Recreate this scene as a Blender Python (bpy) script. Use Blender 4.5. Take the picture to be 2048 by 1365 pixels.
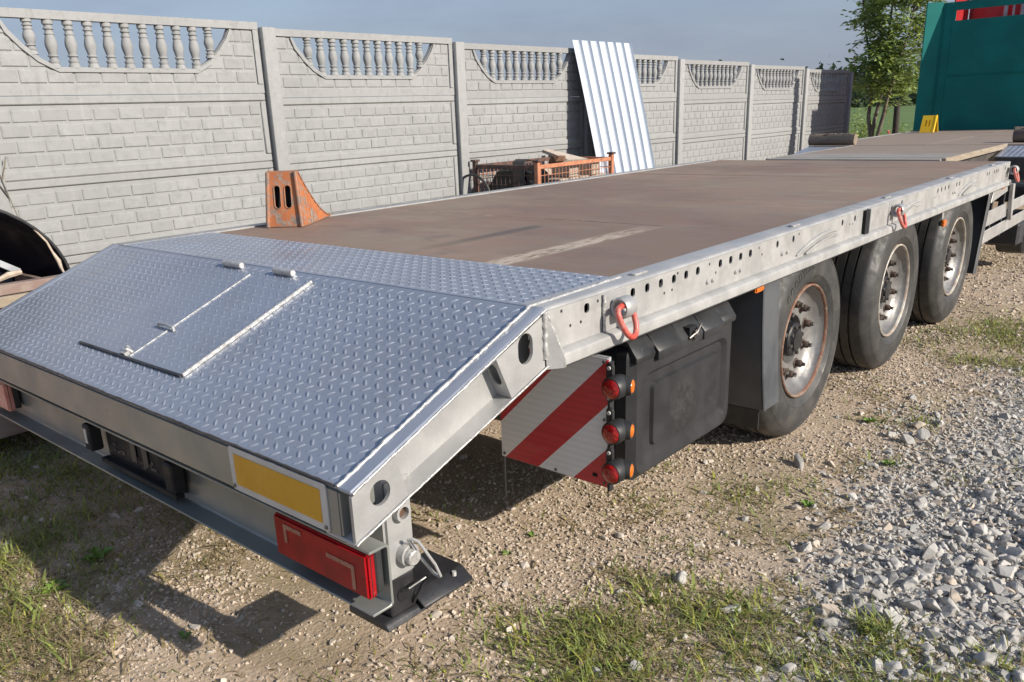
import bpy, bmesh, math, random
import numpy as np
from mathutils import Vector, Matrix, Euler

random.seed(7); RNG = np.random.default_rng(11)
S = bpy.context.scene
for o in list(bpy.data.objects): bpy.data.objects.remove(o)
COL = S.collection

# ------------------------------------------------------------------ camera
cam_d = bpy.data.cameras.new('camera'); cam = bpy.data.objects.new('camera', cam_d); COL.objects.link(cam)
_r = Vector((0.75069748, 0.65944157, -0.03987615)); _u = Vector((-0.17530329, 0.25703088, 0.95037039)); _f = Vector((-0.63696315, 0.70645024, -0.30855471))
CAM = Vector((1.3545, -1.0179, 1.5201))
cam.matrix_world = Matrix(((_r.x, _u.x, -_f.x, CAM.x), (_r.y, _u.y, -_f.y, CAM.y), (_r.z, _u.z, -_f.z, CAM.z), (0, 0, 0, 1)))
cam_d.sensor_width = 36.0; cam_d.lens = 1652.0 * 36 / 2048
cam_d.shift_x = 37.29 / 2048; cam_d.shift_y = 82.27 / 2048
cam_d.clip_start = 0.05; cam_d.clip_end = 3000
S.camera = cam

# ------------------------------------------------------------------ sky and sun
SUN = Vector((1.0, 0.11, 0.515)).normalized()
EL = math.asin(SUN.z); AZ = math.atan2(SUN.x, SUN.y)
W = bpy.data.worlds.new('World'); S.world = W; W.use_nodes = True
nt = W.node_tree; nt.nodes.clear()
out = nt.nodes.new('ShaderNodeOutputWorld'); bg = nt.nodes.new('ShaderNodeBackground')
sky = nt.nodes.new('ShaderNodeTexSky'); sky.sky_type = 'NISHITA'; sky.sun_disc = False
sky.sun_elevation = EL; sky.sun_rotation = AZ; sky.air_density = 1.0; sky.dust_density = 1.0; sky.ozone_density = 1.2; sky.altitude = 200
tc = nt.nodes.new('ShaderNodeTexCoord'); mp = nt.nodes.new('ShaderNodeMapping'); mp.inputs['Scale'].default_value = (1.2, 1.2, 5.0)
cn = nt.nodes.new('ShaderNodeTexNoise'); cn.inputs['Scale'].default_value = 2.6; cn.inputs['Detail'].default_value = 8; cn.inputs['Roughness'].default_value = 0.6
cr = nt.nodes.new('ShaderNodeMapRange'); cr.inputs['From Min'].default_value = 0.35; cr.inputs['From Max'].default_value = 0.75; cr.inputs['To Min'].default_value = 0.74; cr.inputs['To Max'].default_value = 0.92
mx = nt.nodes.new('ShaderNodeMix'); mx.data_type = 'RGBA'; mx.inputs[7].default_value = (1.5, 1.74, 2.48, 1)
nt.links.new(tc.outputs['Generated'], mp.inputs[0]); nt.links.new(mp.outputs[0], cn.inputs['Vector']); nt.links.new(cn.outputs[0], cr.inputs[0])
sp = nt.nodes.new('ShaderNodeSeparateXYZ'); nt.links.new(tc.outputs['Generated'], sp.inputs[0])
hz = nt.nodes.new('ShaderNodeMapRange'); hz.interpolation_type = 'SMOOTHSTEP'; hz.inputs['From Min'].default_value = 0.0; hz.inputs['From Max'].default_value = 0.75; hz.inputs['To Min'].default_value = 1.0; hz.inputs['To Max'].default_value = 0.2
nt.links.new(sp.outputs[2], hz.inputs[0])
ml = nt.nodes.new('ShaderNodeMath'); ml.operation = 'MULTIPLY'; nt.links.new(cr.outputs[0], ml.inputs[0]); nt.links.new(hz.outputs[0], ml.inputs[1])
nt.links.new(sky.outputs[0], mx.inputs[6]); nt.links.new(ml.outputs[0], mx.inputs[0]); nt.links.new(mx.outputs[2], bg.inputs[0])
bg.inputs[1].default_value = 0.12
nt.links.new(bg.outputs[0], out.inputs[0])
sl = bpy.data.lights.new('sun', 'SUN'); sl.energy = 4.2; sl.angle = math.radians(0.55); sl.color = (1.0, 0.915, 0.80)
so = bpy.data.objects.new('sun', sl); COL.objects.link(so); so.location = (20, 2, 12)
so.rotation_euler = SUN.to_track_quat('Z', 'Y').to_euler()
S.view_settings.view_transform = 'Standard'; S.view_settings.look = 'None'; S.view_settings.exposure = 0.5; S.view_settings.gamma = 1.0
S.render.engine = 'CYCLES'

# ------------------------------------------------------------------ material helpers
class NT:
    def __init__(s, name):
        s.m = bpy.data.materials.new(name); s.m.use_nodes = True; s.t = s.m.node_tree; s.t.nodes.clear()
        s.o = s.n('OutputMaterial'); s.p = s.n('BsdfPrincipled'); s.l(s.p.outputs[0], s.o.inputs[0])
        s.g = s.n('NewGeometry'); s.pos = s.g.outputs['Position']
    def n(s, t, **k):
        nd = s.t.nodes.new('ShaderNode' + t)
        for a, b in k.items(): setattr(nd, a, b)
        return nd
    def l(s, a, b): s.t.links.new(a, b)
    def val(s, sock, v):
        if hasattr(v, 'is_linked') or hasattr(v, 'links'): s.l(v, sock)
        else: sock.default_value = v
    def noise(s, scale, detail=4, rough=0.55, vec=None, stretch=None, dist=0.0):
        v = vec if vec is not None else s.pos
        if stretch:
            mpn = s.n('Mapping'); mpn.inputs['Scale'].default_value = stretch; s.l(v, mpn.inputs[0]); v = mpn.outputs[0]
        nn = s.n('TexNoise'); nn.inputs['Scale'].default_value = scale; nn.inputs['Detail'].default_value = detail
        nn.inputs['Roughness'].default_value = rough; nn.inputs['Distortion'].default_value = dist
        s.l(v, nn.inputs['Vector']); return nn.outputs[0]
    def ramp(s, fac, a, b, lo=0.0, hi=1.0, smooth=True):
        r = s.n('MapRange'); r.interpolation_type = 'SMOOTHSTEP' if smooth else 'LINEAR'
        r.inputs['From Min'].default_value = a; r.inputs['From Max'].default_value = b; r.inputs['To Min'].default_value = lo; r.inputs['To Max'].default_value = hi
        s.l(fac, r.inputs[0]); return r.outputs[0]
    def mix(s, fac, a, b, mode='MIX'):
        m = s.n('Mix', data_type='RGBA', blend_type=mode)
        s.val(m.inputs[0], fac)
        for sock, v in ((m.inputs[6], a), (m.inputs[7], b)):
            if isinstance(v, tuple): sock.default_value = (*v[:3], 1)
            else: s.l(v, sock)
        return m.outputs[2]
    def math(s, op, a, b=0.0):
        m = s.n('Math', operation=op); s.val(m.inputs[0], a); s.val(m.inputs[1], b); return m.outputs[0]
    def sep(s, v=None):
        x = s.n('SeparateXYZ'); s.l(v if v is not None else s.pos, x.inputs[0]); return x.outputs
    def bump(s, h, strength=0.3, dist=0.01):
        b = s.n('Bump'); b.inputs['Strength'].default_value = strength; b.inputs['Distance'].default_value = dist
        s.l(h, b.inputs['Height']); s.l(b.outputs[0], s.p.inputs['Normal']); return b
    def col(s, c):
        if isinstance(c, tuple): s.p.inputs['Base Color'].default_value = (*c[:3], 1)
        else: s.l(c, s.p.inputs['Base Color'])
    def rough(s, v): s.val(s.p.inputs['Roughness'], v)
    def metal(s, v): s.p.inputs['Metallic'].default_value = v

def simple(name, c1, c2=None, scale=6, rough=0.5, metal=0.0, bump=0.0, bscale=80, lo=0.4, hi=0.62, spots=None, spotlo=0.66, stretch=None, spotscale=14, rvar=0.12):
    k = NT(name); c2 = c2 or tuple(x * 0.75 for x in c1)
    c = k.mix(k.ramp(k.noise(scale, 6, 0.6, stretch=stretch), lo, hi), c1, c2)
    if spots: c = k.mix(k.ramp(k.noise(spotscale, 8, 0.7), spotlo, spotlo + 0.05), c, spots)
    k.col(c); k.metal(metal)
    k.rough(k.ramp(k.noise(scale * 2.3, 5), 0.3, 0.7, max(0.03, rough - rvar), min(1, rough + rvar)))
    if bump: k.bump(k.noise(bscale, 5), bump, 0.004)
    return k.m

M_ = {}
M_['silver'] = simple('silver_paint', (0.437, 0.437, 0.429), (0.382, 0.382, 0.378), 5, 0.42, 0.35, 0.35, 45)
M_['silver_old'] = simple('worn_silver_paint', (0.429, 0.425, 0.413), (0.351, 0.351, 0.343), 7, 0.5, 0.25, 0.45, 35, spots=(0.234, 0.172, 0.125), spotlo=0.69, spotscale=16)
M_['tread'] = simple('tread_plate_paint', (0.361, 0.378, 0.407), (0.319, 0.336, 0.365), 3, 0.34, 0.55, 0.06, 60)
def tread_mat():
    k = NT('tread_plate_paint')
    g = k.noise(2.3, 7, 0.65); f = k.noise(38, 6, 0.7)
    c = k.mix(k.ramp(g, 0.35, 0.7), (0.365, 0.40, 0.465), (0.325, 0.355, 0.41))
    c = k.mix(k.math('MULTIPLY', k.ramp(f, 0.55, 0.72), k.ramp(g, 0.42, 0.62, 0, 0.55)), c, (0.23, 0.215, 0.20))
    c = k.mix(k.ramp(k.noise(90, 4, 0.6), 0.70, 0.76, 0, 0.5), c, (0.20, 0.17, 0.145))
    k.col(c); k.metal(0.5); k.rough(k.ramp(k.noise(5, 6), 0.3, 0.7, 0.28, 0.48)); k.bump(k.noise(30, 4), 0.05, 0.006)
    return k.m
M_['tread'] = tread_mat()
M_['weld'] = simple('weld_bead_paint', (0.562, 0.554, 0.538), (0.429, 0.421, 0.406), 60, 0.35, 0.4, 0.6, 120)
M_['beam'] = simple('rear_beam_paint', (0.30, 0.31, 0.29), (0.26, 0.27, 0.255), 3, 0.38, 0.45, 0.05, 60)
M_['black'] = simple('black_plastic', (0.028, 0.029, 0.030), (0.019, 0.020, 0.021), 5, 0.5, 0, 0.15, 120, spots=(0.059, 0.056, 0.052), spotlo=0.70, spotscale=9)
def lid_mat():
    k = NT('scuffed_black_lid'); x, y, z = k.sep()
    c = k.mix(k.ramp(k.noise(5, 5), 0.4, 0.62), (0.026, 0.026, 0.028), (0.019, 0.019, 0.020))
    dy = k.math('SUBTRACT', y, 1.50); dz = k.math('SUBTRACT', z, 0.515); r = k.math('ADD', k.math('MULTIPLY', dy, dy), k.math('MULTIPLY', dz, dz))
    sm = k.math('MULTIPLY', k.ramp(r, 0.013, 0.002), k.ramp(k.noise(42, 8, 0.75), 0.38, 0.66))
    c = k.mix(k.math('MULTIPLY', sm, 0.45), c, (0.074, 0.070, 0.065))
    c = k.mix(k.ramp(k.noise(11, 7, 0.7, stretch=(1, 0.5, 2)), 0.62, 0.75, 0, 0.4), c, (0.061, 0.058, 0.055))
    k.col(c); k.rough(k.ramp(k.noise(12, 5), 0.3, 0.7, 0.42, 0.65)); k.bump(k.noise(150, 4), 0.12, 0.003); return k.m
M_['lid'] = lid_mat()
M_['blacksteel'] = simple('black_painted_steel', (0.03, 0.03, 0.032), (0.02, 0.02, 0.022), 8, 0.4, 0, 0.2, 60, spots=(0.13, 0.11, 0.09), spotlo=0.72)
M_['plate_black'] = simple('matt_black_plastic', (0.012, 0.012, 0.014), (0.008, 0.008, 0.009), 6, 0.7)
M_['chassis'] = simple('dark_chassis_paint', (0.035, 0.036, 0.042), (0.02, 0.02, 0.024), 6, 0.55, 0, 0.2, 50, spots=(0.09, 0.08, 0.07))
M_['brownsteel'] = simple('brown_grey_steel', (0.09, 0.08, 0.072), (0.06, 0.055, 0.05), 6, 0.55, 0.1, 0.2, 50)
M_['flap'] = simple('mudguard_plastic', (0.096, 0.102, 0.112), (0.061, 0.068, 0.076), 3, 0.42, 0, 0.05, 40)
M_['rust'] = simple('rusty_steel', (0.20, 0.10, 0.06), (0.10, 0.06, 0.04), 40, 0.8, 0.2, 0.5, 120)
M_['nut'] = simple('rusty_nut', (0.13, 0.085, 0.065), (0.07, 0.055, 0.05), 60, 0.6, 0.4, 0.4, 200)
M_['stud'] = simple('steel_stud', (0.22, 0.21, 0.20), (0.12, 0.10, 0.09), 80, 0.45, 0.7)
M_['rim'] = simple('rim_silver', (0.289, 0.285, 0.276), (0.221, 0.212, 0.204), 9, 0.42, 0.45, 0.2, 70, spots=(0.204, 0.145, 0.102), spotlo=0.72, spotscale=22)
M_['rim_edge'] = simple('rim_edge_paint', (0.50, 0.47, 0.42), (0.36, 0.29, 0.23), 18, 0.6, 0.2, 0.3, 90)
M_['rim_rust'] = simple('rusty_rim_edge', (0.20, 0.095, 0.062), (0.27, 0.19, 0.14), 16, 0.75, 0.15, 0.5, 90, spots=(0.36, 0.31, 0.26), spotlo=0.60, spotscale=24)
M_['shackle'] = simple('red_shackle_paint', (0.50, 0.07, 0.05), (0.52, 0.17, 0.14), 22, 0.42, 0, 0.2, 90, spots=(0.52, 0.40, 0.37), spotlo=0.64, spotscale=30)
M_['red'] = simple('red_vehicle_paint', (0.50, 0.03, 0.035), (0.40, 0.025, 0.03), 3, 0.35)
M_['green'] = simple('green_headboard_paint', (0.004, 0.155, 0.142), (0.004, 0.128, 0.121), 2.2, 0.55, 0, 0.03, 30, rvar=0.05)
def worn_orange():
    k = NT('worn_orange_paint')
    c = k.mix(k.ramp(k.noise(7, 5), 0.4, 0.6), (0.47, 0.165, 0.06), (0.39, 0.135, 0.055))
    n1 = k.noise(16, 8, 0.72); n2 = k.noise(5, 4, 0.6)
    bare = k.math('MULTIPLY', k.ramp(n1, 0.50, 0.55), k.ramp(n2, 0.42, 0.56))
    c = k.mix(bare, c, k.mix(k.ramp(k.noise(60, 4), 0.4, 0.6), (0.21, 0.165, 0.135), (0.30, 0.26, 0.225)))
    c = k.mix(k.ramp(k.noise(28, 6, 0.7), 0.66, 0.70), c, (0.50, 0.40, 0.32))
    k.col(c); k.rough(0.6); k.bump(n1, 0.3, 0.004); return k.m
M_['orange'] = worn_orange()
M_['orange_worn'] = simple('scuffed_orange_edge', (0.36, 0.16, 0.085), (0.20, 0.155, 0.13), 26, 0.65, 0.1, 0.4, 60, spots=(0.36, 0.31, 0.27), spotlo=0.62, spotscale=40)
M_['yellow'] = simple('yellow_plastic', (0.84, 0.53, 0.015), (0.80, 0.48, 0.015), 6, 0.45)
M_['green'].node_tree.nodes['Principled BSDF'].inputs['Specular IOR Level'].default_value = 0.2
M_['dark'] = simple('dark_cavity', (0.012, 0.012, 0.014), (0.008, 0.008, 0.009), 5, 0.9)
M_['crate'] = simple('orange_crate_paint', (0.510, 0.221, 0.119), (0.425, 0.170, 0.093), 20, 0.6, 0, 0.3, 80, spots=(0.170, 0.085, 0.051), spotlo=0.62)
M_['crate_shaded'] = simple('shaded_rusty_frame', (0.07, 0.05, 0.045), (0.16, 0.08, 0.06), 18, 0.7, 0.1, 0.3, 80)  # rust tone darkened to carry the shade on the crate's rear end
M_['stonebrick'] = simple('beige_paving_stone', (0.44, 0.38, 0.32), (0.36, 0.31, 0.26), 18, 0.9, 0, 0.4, 60)
M_['sheet'] = simple('white_coated_sheet', (0.535, 0.587, 0.655), (0.506, 0.557, 0.630), 2, 0.35, 0.0, rvar=0.02)
M_['bark_log'] = simple('weathered_log', (0.16, 0.13, 0.105), (0.10, 0.085, 0.075), 14, 0.9, 0, 0.7, 50, stretch=(0.3, 1, 1))
M_['log_end'] = simple('log_end_grain', (0.27, 0.21, 0.155), (0.19, 0.15, 0.12), 30, 0.9, 0, 0.4, 70)
M_['bark'] = simple('tree_bark', (0.20, 0.17, 0.13), (0.12, 0.10, 0.08), 20, 0.9, 0, 0.6, 40, stretch=(1, 1, 0.25))
M_['post'] = simple('dark_wood_post', (0.05, 0.042, 0.035), (0.03, 0.026, 0.022), 20, 0.9, 0, 0.4, 40)
M_['carblack'] = simple('black_gloss_bodywork', (0.007, 0.009, 0.018), (0.012, 0.014, 0.026), 4, 0.42)
M_['carblack'].node_tree.nodes['Principled BSDF'].inputs['Specular IOR Level'].default_value = 0.12
M_['cord'] = simple('beige_cord', (0.50, 0.42, 0.33), (0.40, 0.33, 0.26), 40, 0.8)
M_['greystrip'] = simple('pale_grey_strip', (0.42, 0.44, 0.47), None, 10, 0.5)
M_['timber'] = simple('pale_timber', (0.34, 0.285, 0.215), (0.27, 0.22, 0.165), 18, 0.8, 0, 0.3, 60, stretch=(0.3, 0.3, 3))
M_['redboard'] = simple('faded_red_board', (0.230, 0.162, 0.138), (0.285, 0.227, 0.198), 9, 0.75, 0, 0.2, 60)
M_['yel_reflect'] = simple('yellow_reflective', (0.62, 0.33, 0.012), (0.58, 0.30, 0.01), 8, 0.35)
M_['white_plate'] = simple('off_white_plate', (0.56, 0.55, 0.52), (0.50, 0.49, 0.46), 6, 0.4)
M_['grass_dirt'] = None

def lamp_mat(name, c, c2):
    k = NT(name)
    v = k.n('TexVoronoi'); v.inputs['Scale'].default_value = 95; k.l(k.pos, v.inputs['Vector'])
    k.col(k.mix(k.ramp(v.outputs[0], 0.1, 0.6), c, c2)); k.rough(0.15)
    k.p.inputs['Coat Weight'].default_value = 0.6; k.bump(v.outputs[0], 0.35, 0.003)
    return k.m
M_['redlens'] = lamp_mat('red_lens', (0.55, 0.012, 0.012), (0.30, 0.006, 0.008))
M_['amberlens'] = lamp_mat('amber_lens', (0.80, 0.22, 0.004), (0.60, 0.13, 0.002))

def tail_lens():
    k = NT('scratched_red_lens')
    s1 = k.noise(40, 6, 0.7, stretch=(0.5, 1, 6)); s2 = k.noise(55, 6, 0.75, stretch=(2.2, 1, 0.7), dist=1.2)
    sc = k.math('MAXIMUM', k.ramp(s1, 0.63, 0.68), k.ramp(s2, 0.64, 0.69))
    base = k.mix(k.ramp(k.noise(14, 4), 0.35, 0.65), (0.34, 0.006, 0.010), (0.24, 0.005, 0.008))
    k.col(k.mix(k.math('MULTIPLY', sc, 0.4), base, (0.50, 0.13, 0.10))); k.rough(0.35); k.p.inputs['Specular IOR Level'].default_value = 0.25
    k.bump(s1, 0.1, 0.002)
    return k.m
M_['taillens'] = tail_lens()
M_['lens_mark'] = simple('dull_lens_mark', (0.36, 0.17, 0.12), (0.28, 0.11, 0.08), 20, 0.3)
M_['taillens_pale'] = simple('faded_red_lens', (0.55, 0.20, 0.16), (0.62, 0.30, 0.24), 12, 0.25)

def rubber():
    k = NT('tyre_rubber')
    x, y, z = k.sep()
    d = k.ramp(k.noise(7, 6, 0.65), 0.4, 0.7)
    c = k.mix(d, (0.037, 0.037, 0.037), (0.071, 0.068, 0.063))
    c = k.mix(k.ramp(k.noise(26, 7, 0.7), 0.60, 0.72), c, (0.116, 0.109, 0.099))
    k.col(c); k.rough(k.ramp(k.noise(20, 4), 0.3, 0.7, 0.45, 0.7)); k.bump(k.noise(90, 5), 0.18, 0.004)
    return k.m
M_['rubber'] = rubber()

def concrete(name, c1, c2, pores=True):
    k = NT(name); x, y, z = k.sep()
    a = k.noise(1.1, 6, 0.6); b = k.noise(14, 6, 0.65); p = k.noise(190, 3, 0.6)
    c = k.mix(k.ramp(a, 0.35, 0.68), c1, c2)
    c = k.mix(k.ramp(k.noise(17, 5, 0.65), 0.47, 0.66, 0, 0.62), c, tuple(v * 0.84 for v in c2))
    c = k.mix(k.ramp(b, 0.52, 0.72, 0, 0.5), c, tuple(min(1, v * 1.16) for v in c1))
    st = k.noise(10, 6, 0.62, stretch=(1, 1.8, 0.12))            # rain streaks and lime runs
    c = k.mix(k.ramp(st, 0.60, 0.72, 0, 0.5), c, (0.412, 0.420, 0.420))
    c = k.mix(k.ramp(st, 0.40, 0.28, 0, 0.45), c, (0.216, 0.218, 0.212))
    sp = k.math('MULTIPLY', k.ramp(z, 0.9, 0.1), k.ramp(k.noise(6, 5, 0.65), 0.35, 0.65))
    c = k.mix(k.math('MULTIPLY', sp, 0.5), c, (0.210, 0.192, 0.158))   # soil splash along the foot
    c = k.mix(k.ramp(p, 0.30, 0.24, 0, 0.5), c, (0.143, 0.143, 0.139))
    oi = k.n('ObjectInfo'); rv = k.ramp(oi.outputs['Random'], 0, 1, 0.0, 0.48, False)
    c = k.mix(rv, c, (0.253, 0.255, 0.253))
    k.col(c); k.rough(0.9)
    h = k.math('ADD', k.math('MULTIPLY', b, 0.7), k.math('MULTIPLY', p, 0.3)); k.bump(h, 0.30, 0.007)
    return k.m
M_['concrete'] = concrete('cast_concrete', (0.331, 0.337, 0.337), (0.302, 0.308, 0.308))
M_['concrete_post'] = concrete('concrete_post', (0.331, 0.335, 0.333), (0.306, 0.311, 0.308))
M_['concrete_brick'] = concrete('concrete_brick_face', (0.331, 0.337, 0.337), (0.291, 0.298, 0.298))

def plywood():
    k = NT('brown_deck_plywood')
    x, y, z = k.sep()
    a = k.noise(1.3, 6, 0.6); f = k.noise(10, 7, 0.65, stretch=(0.35, 1.6, 1)); g = k.noise(3.2, 5, 0.6, stretch=(0.5, 1.3, 1))
    c = k.mix(k.ramp(a, 0.40, 0.60), (0.265, 0.181, 0.139), (0.241, 0.184, 0.143))
    c = k.mix(k.ramp(g, 0.48, 0.72, 0, 0.75), c, (0.291, 0.238, 0.188))
    c = k.mix(k.ramp(f, 0.55, 0.72, 0, 0.6), c, (0.189, 0.144, 0.116))
    # scuffed bare-wood streaks along seams and scattered scratches
    sc = k.noise(26, 6, 0.75, stretch=(0.10, 1.6, 1)); c = k.mix(k.ramp(sc, 0.66, 0.70, 0, 0.55), c, (0.396, 0.307, 0.226))
    d2 = k.math('ABSOLUTE', k.math('SUBTRACT', y, 2.30)); sm = k.ramp(d2, 0.05, 0.0)
    c = k.mix(k.math('MULTIPLY', sm, k.ramp(k.noise(9, 7, 0.75, stretch=(1, 3, 1)), 0.50, 0.60)), c, (0.388, 0.298, 0.211))
    d3 = k.math('ABSOLUTE', k.math('SUBTRACT', x, -0.600)); sm3 = k.math('MULTIPLY', k.ramp(d3, 0.075, 0.030), k.ramp(y, 2.35, 1.9))
    c = k.mix(k.math('MULTIPLY', sm3, k.ramp(k.noise(16, 7, 0.75, stretch=(2, 0.6, 1)), 0.42, 0.54)), c, (0.490, 0.387, 0.280))
    d4 = k.math('ABSOLUTE', k.math('SUBTRACT', x, -1.10)); sm4 = k.math('MULTIPLY', k.ramp(d4, 0.06, 0.01), k.math('MULTIPLY', k.ramp(y, 1.1, 1.9), k.ramp(y, 2.12, 2.02)))
    c = k.mix(k.math('MULTIPLY', sm4, 0.7), c, (0.101, 0.088, 0.074))
    c = k.mix(k.ramp(k.noise(5.2, 4, 0.6), 0.68, 0.76, 0, 0.6), c, (0.143, 0.113, 0.091))
    c = k.mix(k.math('MULTIPLY', k.ramp(k.noise(0.9, 4, 0.6), 0.47, 0.60), 0.45), c, (0.262, 0.213, 0.159))
    c = k.mix(k.ramp(k.noise(2.2, 6, 0.7), 0.56, 0.70, 0, 0.55), c, (0.160, 0.128, 0.116))
    c = k.mix(k.ramp(k.noise(3.4, 7, 0.72, stretch=(0.5, 1, 1)), 0.56, 0.70, 0, 0.5), c, (0.330, 0.270, 0.226))
    c = k.mix(k.ramp(k.noise(34, 6, 0.8, stretch=(0.06, 1.0, 1)), 0.70, 0.73, 0, 0.5), c, (0.407, 0.331, 0.270))
    c = k.mix(k.ramp(k.noise(0.7, 5, 0.6, stretch=(0.6, 1, 1)), 0.48, 0.62, 0, 0.55), c, (0.175, 0.118, 0.098))
    c = k.mix(k.math('MULTIPLY', sm3, k.ramp(k.noise(16, 7, 0.75, stretch=(2, 0.6, 1)), 0.40, 0.54)), c, (0.460, 0.394, 0.316))
    c = k.mix(k.math('MULTIPLY', sm4, 0.6), c, (0.100, 0.095, 0.091))
    k.col(c); k.p.inputs['Specular IOR Level'].default_value = 0.3; k.rough(k.ramp(k.noise(6, 5), 0.3, 0.7, 0.58, 0.80)); k.bump(k.noise(120, 5, stretch=(0.4, 1.5, 1)), 0.12, 0.003)
    return k.m
M_['ply'] = plywood()

def weathered(name, c1, c2, c3):
    k = NT(name)
    f = k.noise(12, 7, 0.7, stretch=(0.22, 2.6, 1)); g = k.noise(3, 5)
    c = k.mix(k.ramp(f, 0.38, 0.62), c1, c2); c = k.mix(k.ramp(f, 0.62, 0.72), c, c3); c = k.mix(k.ramp(g, 0.5, 0.75, 0, 0.5), c, c1)
    k.col(c); k.rough(0.85); k.bump(f, 0.4, 0.006); return k.m
M_['greyplank'] = weathered('weathered_grey_plank', (0.323, 0.306, 0.281), (0.204, 0.187, 0.170), (0.425, 0.412, 0.391))
M_['frontdeck'] = weathered('worn_brown_deck', (0.281, 0.225, 0.183), (0.225, 0.178, 0.145), (0.332, 0.281, 0.238))

def warning():
    k = NT('red_white_warning_stripes')
    x, y, z = k.sep()
    # bands climb to the right: position across the bands
    t = k.math('SUBTRACT', z, k.math('MULTIPLY', x, 1.0))
    t = k.math('ADD', t, -0.4985 + 0.293 * 4)
    fr = k.math('MODULO', t, 0.293)
    isred = k.math('GREATER_THAN', fr, 0.1465)
    ln = k.n('TexWave', wave_type='BANDS', bands_direction='Z'); ln.inputs['Scale'].default_value = 14.0; k.l(k.pos, ln.inputs['Vector'])  # faint horizontal glints of the reflective sheeting, painted into both colours
    w = k.mix(k.ramp(ln.outputs[1], 0.3, 0.7, 0, 0.35), (0.84, 0.85, 0.86), (0.70, 0.71, 0.73))
    r = k.mix(k.ramp(ln.outputs[1], 0.3, 0.7, 0, 0.35), (0.60, 0.028, 0.045), (0.44, 0.02, 0.032))
    k.col(k.mix(isred, w, r)); k.rough(0.3); k.p.inputs['Coat Weight'].default_value = 0.3
    return k.m
M_['warning'] = warning()

def attr_mat(name, rough=0.9, noise=60, amount=0.35, transl=0.0, bump=0.0):
    k = NT(name)
    a = k.n('Attribute', attribute_name='tint')
    c = k.mix(k.ramp(k.noise(noise, 5, 0.65), 0.3, 0.7, 0, amount), a.outputs[0], (0.26, 0.24, 0.21) if not transl else (0.05, 0.06, 0.02))
    k.col(c); k.rough(rough)
    if bump: k.bump(k.noise(noise * 2, 5), bump, 0.006)
    if transl:
        tr = k.n('BsdfTranslucent'); k.l(c, tr.inputs[0]); ms = k.n('MixShader'); ms.inputs[0].default_value = transl
        k.l(k.p.outputs[0], ms.inputs[1]); k.l(tr.outputs[0], ms.inputs[2]); k.l(ms.outputs[0], k.o.inputs[0])
    return k.m
M_['stone'] = attr_mat('crushed_stone', 0.88, 35, 0.3, bump=0.3)
M_['blade'] = attr_mat('grass_blade', 0.6, 20, 0.2, 0.3)
M_['leaf'] = attr_mat('tree_leaf', 0.5, 6, 0.2, 0.35)

def ground_mat():
    k = NT('gravel_ground')
    x, y, z = k.sep()
    big = k.noise(0.8, 6, 0.62); big2 = k.noise(1.9, 6, 0.65); mid = k.noise(7, 6, 0.65); fine = k.noise(75, 6, 0.7); v = k.n('TexVoronoi'); v.inputs['Scale'].default_value = 70; k.l(k.pos, v.inputs['Vector'])
    tan = k.mix(k.ramp(mid, 0.35, 0.65), (0.49, 0.385, 0.28), (0.40, 0.31, 0.22))
    tan = k.mix(k.ramp(fine, 0.52, 0.72), tan, (0.56, 0.465, 0.365)); tan = k.mix(k.ramp(fine, 0.42, 0.28), tan, (0.24, 0.18, 0.125))
    tan = k.mix(k.ramp(big2, 0.52, 0.66, 0, 0.6), tan, (0.33, 0.245, 0.165))
    grey = k.mix(k.ramp(fine, 0.35, 0.65), (0.30, 0.285, 0.26), (0.46, 0.445, 0.415))
    grey = k.mix(k.ramp(mid, 0.50, 0.66, 0, 0.6), grey, (0.40, 0.335, 0.26))
    xg = k.math('ADD', x, k.math('MULTIPLY', k.math('SUBTRACT', mid, 0.5), 0.7))
    gm = k.math('MULTIPLY', k.ramp(xg, 0.20, 0.75), k.ramp(y, 4.7, 3.8))
    c = k.mix(gm, tan, grey)
    c = k.mix(k.ramp(big, 0.50, 0.62, 0, 0.55), c, (0.25, 0.205, 0.11))
    fld = k.ramp(k.math('ADD', y, k.math('MULTIPLY', mid, 2.0)), 27, 30)
    fg = k.mix(k.ramp(k.noise(0.15, 5), 0.4, 0.6), (0.085, 0.15, 0.03), (0.11, 0.17, 0.045))
    c = k.mix(fld, c, fg)
    k.col(c); k.rough(0.95); h = k.math('ADD', fine, k.math('MULTIPLY', v.outputs[0], 0.6)); k.bump(h, 0.5, 0.010)
    return k.m
M_['ground'] = ground_mat()

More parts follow.
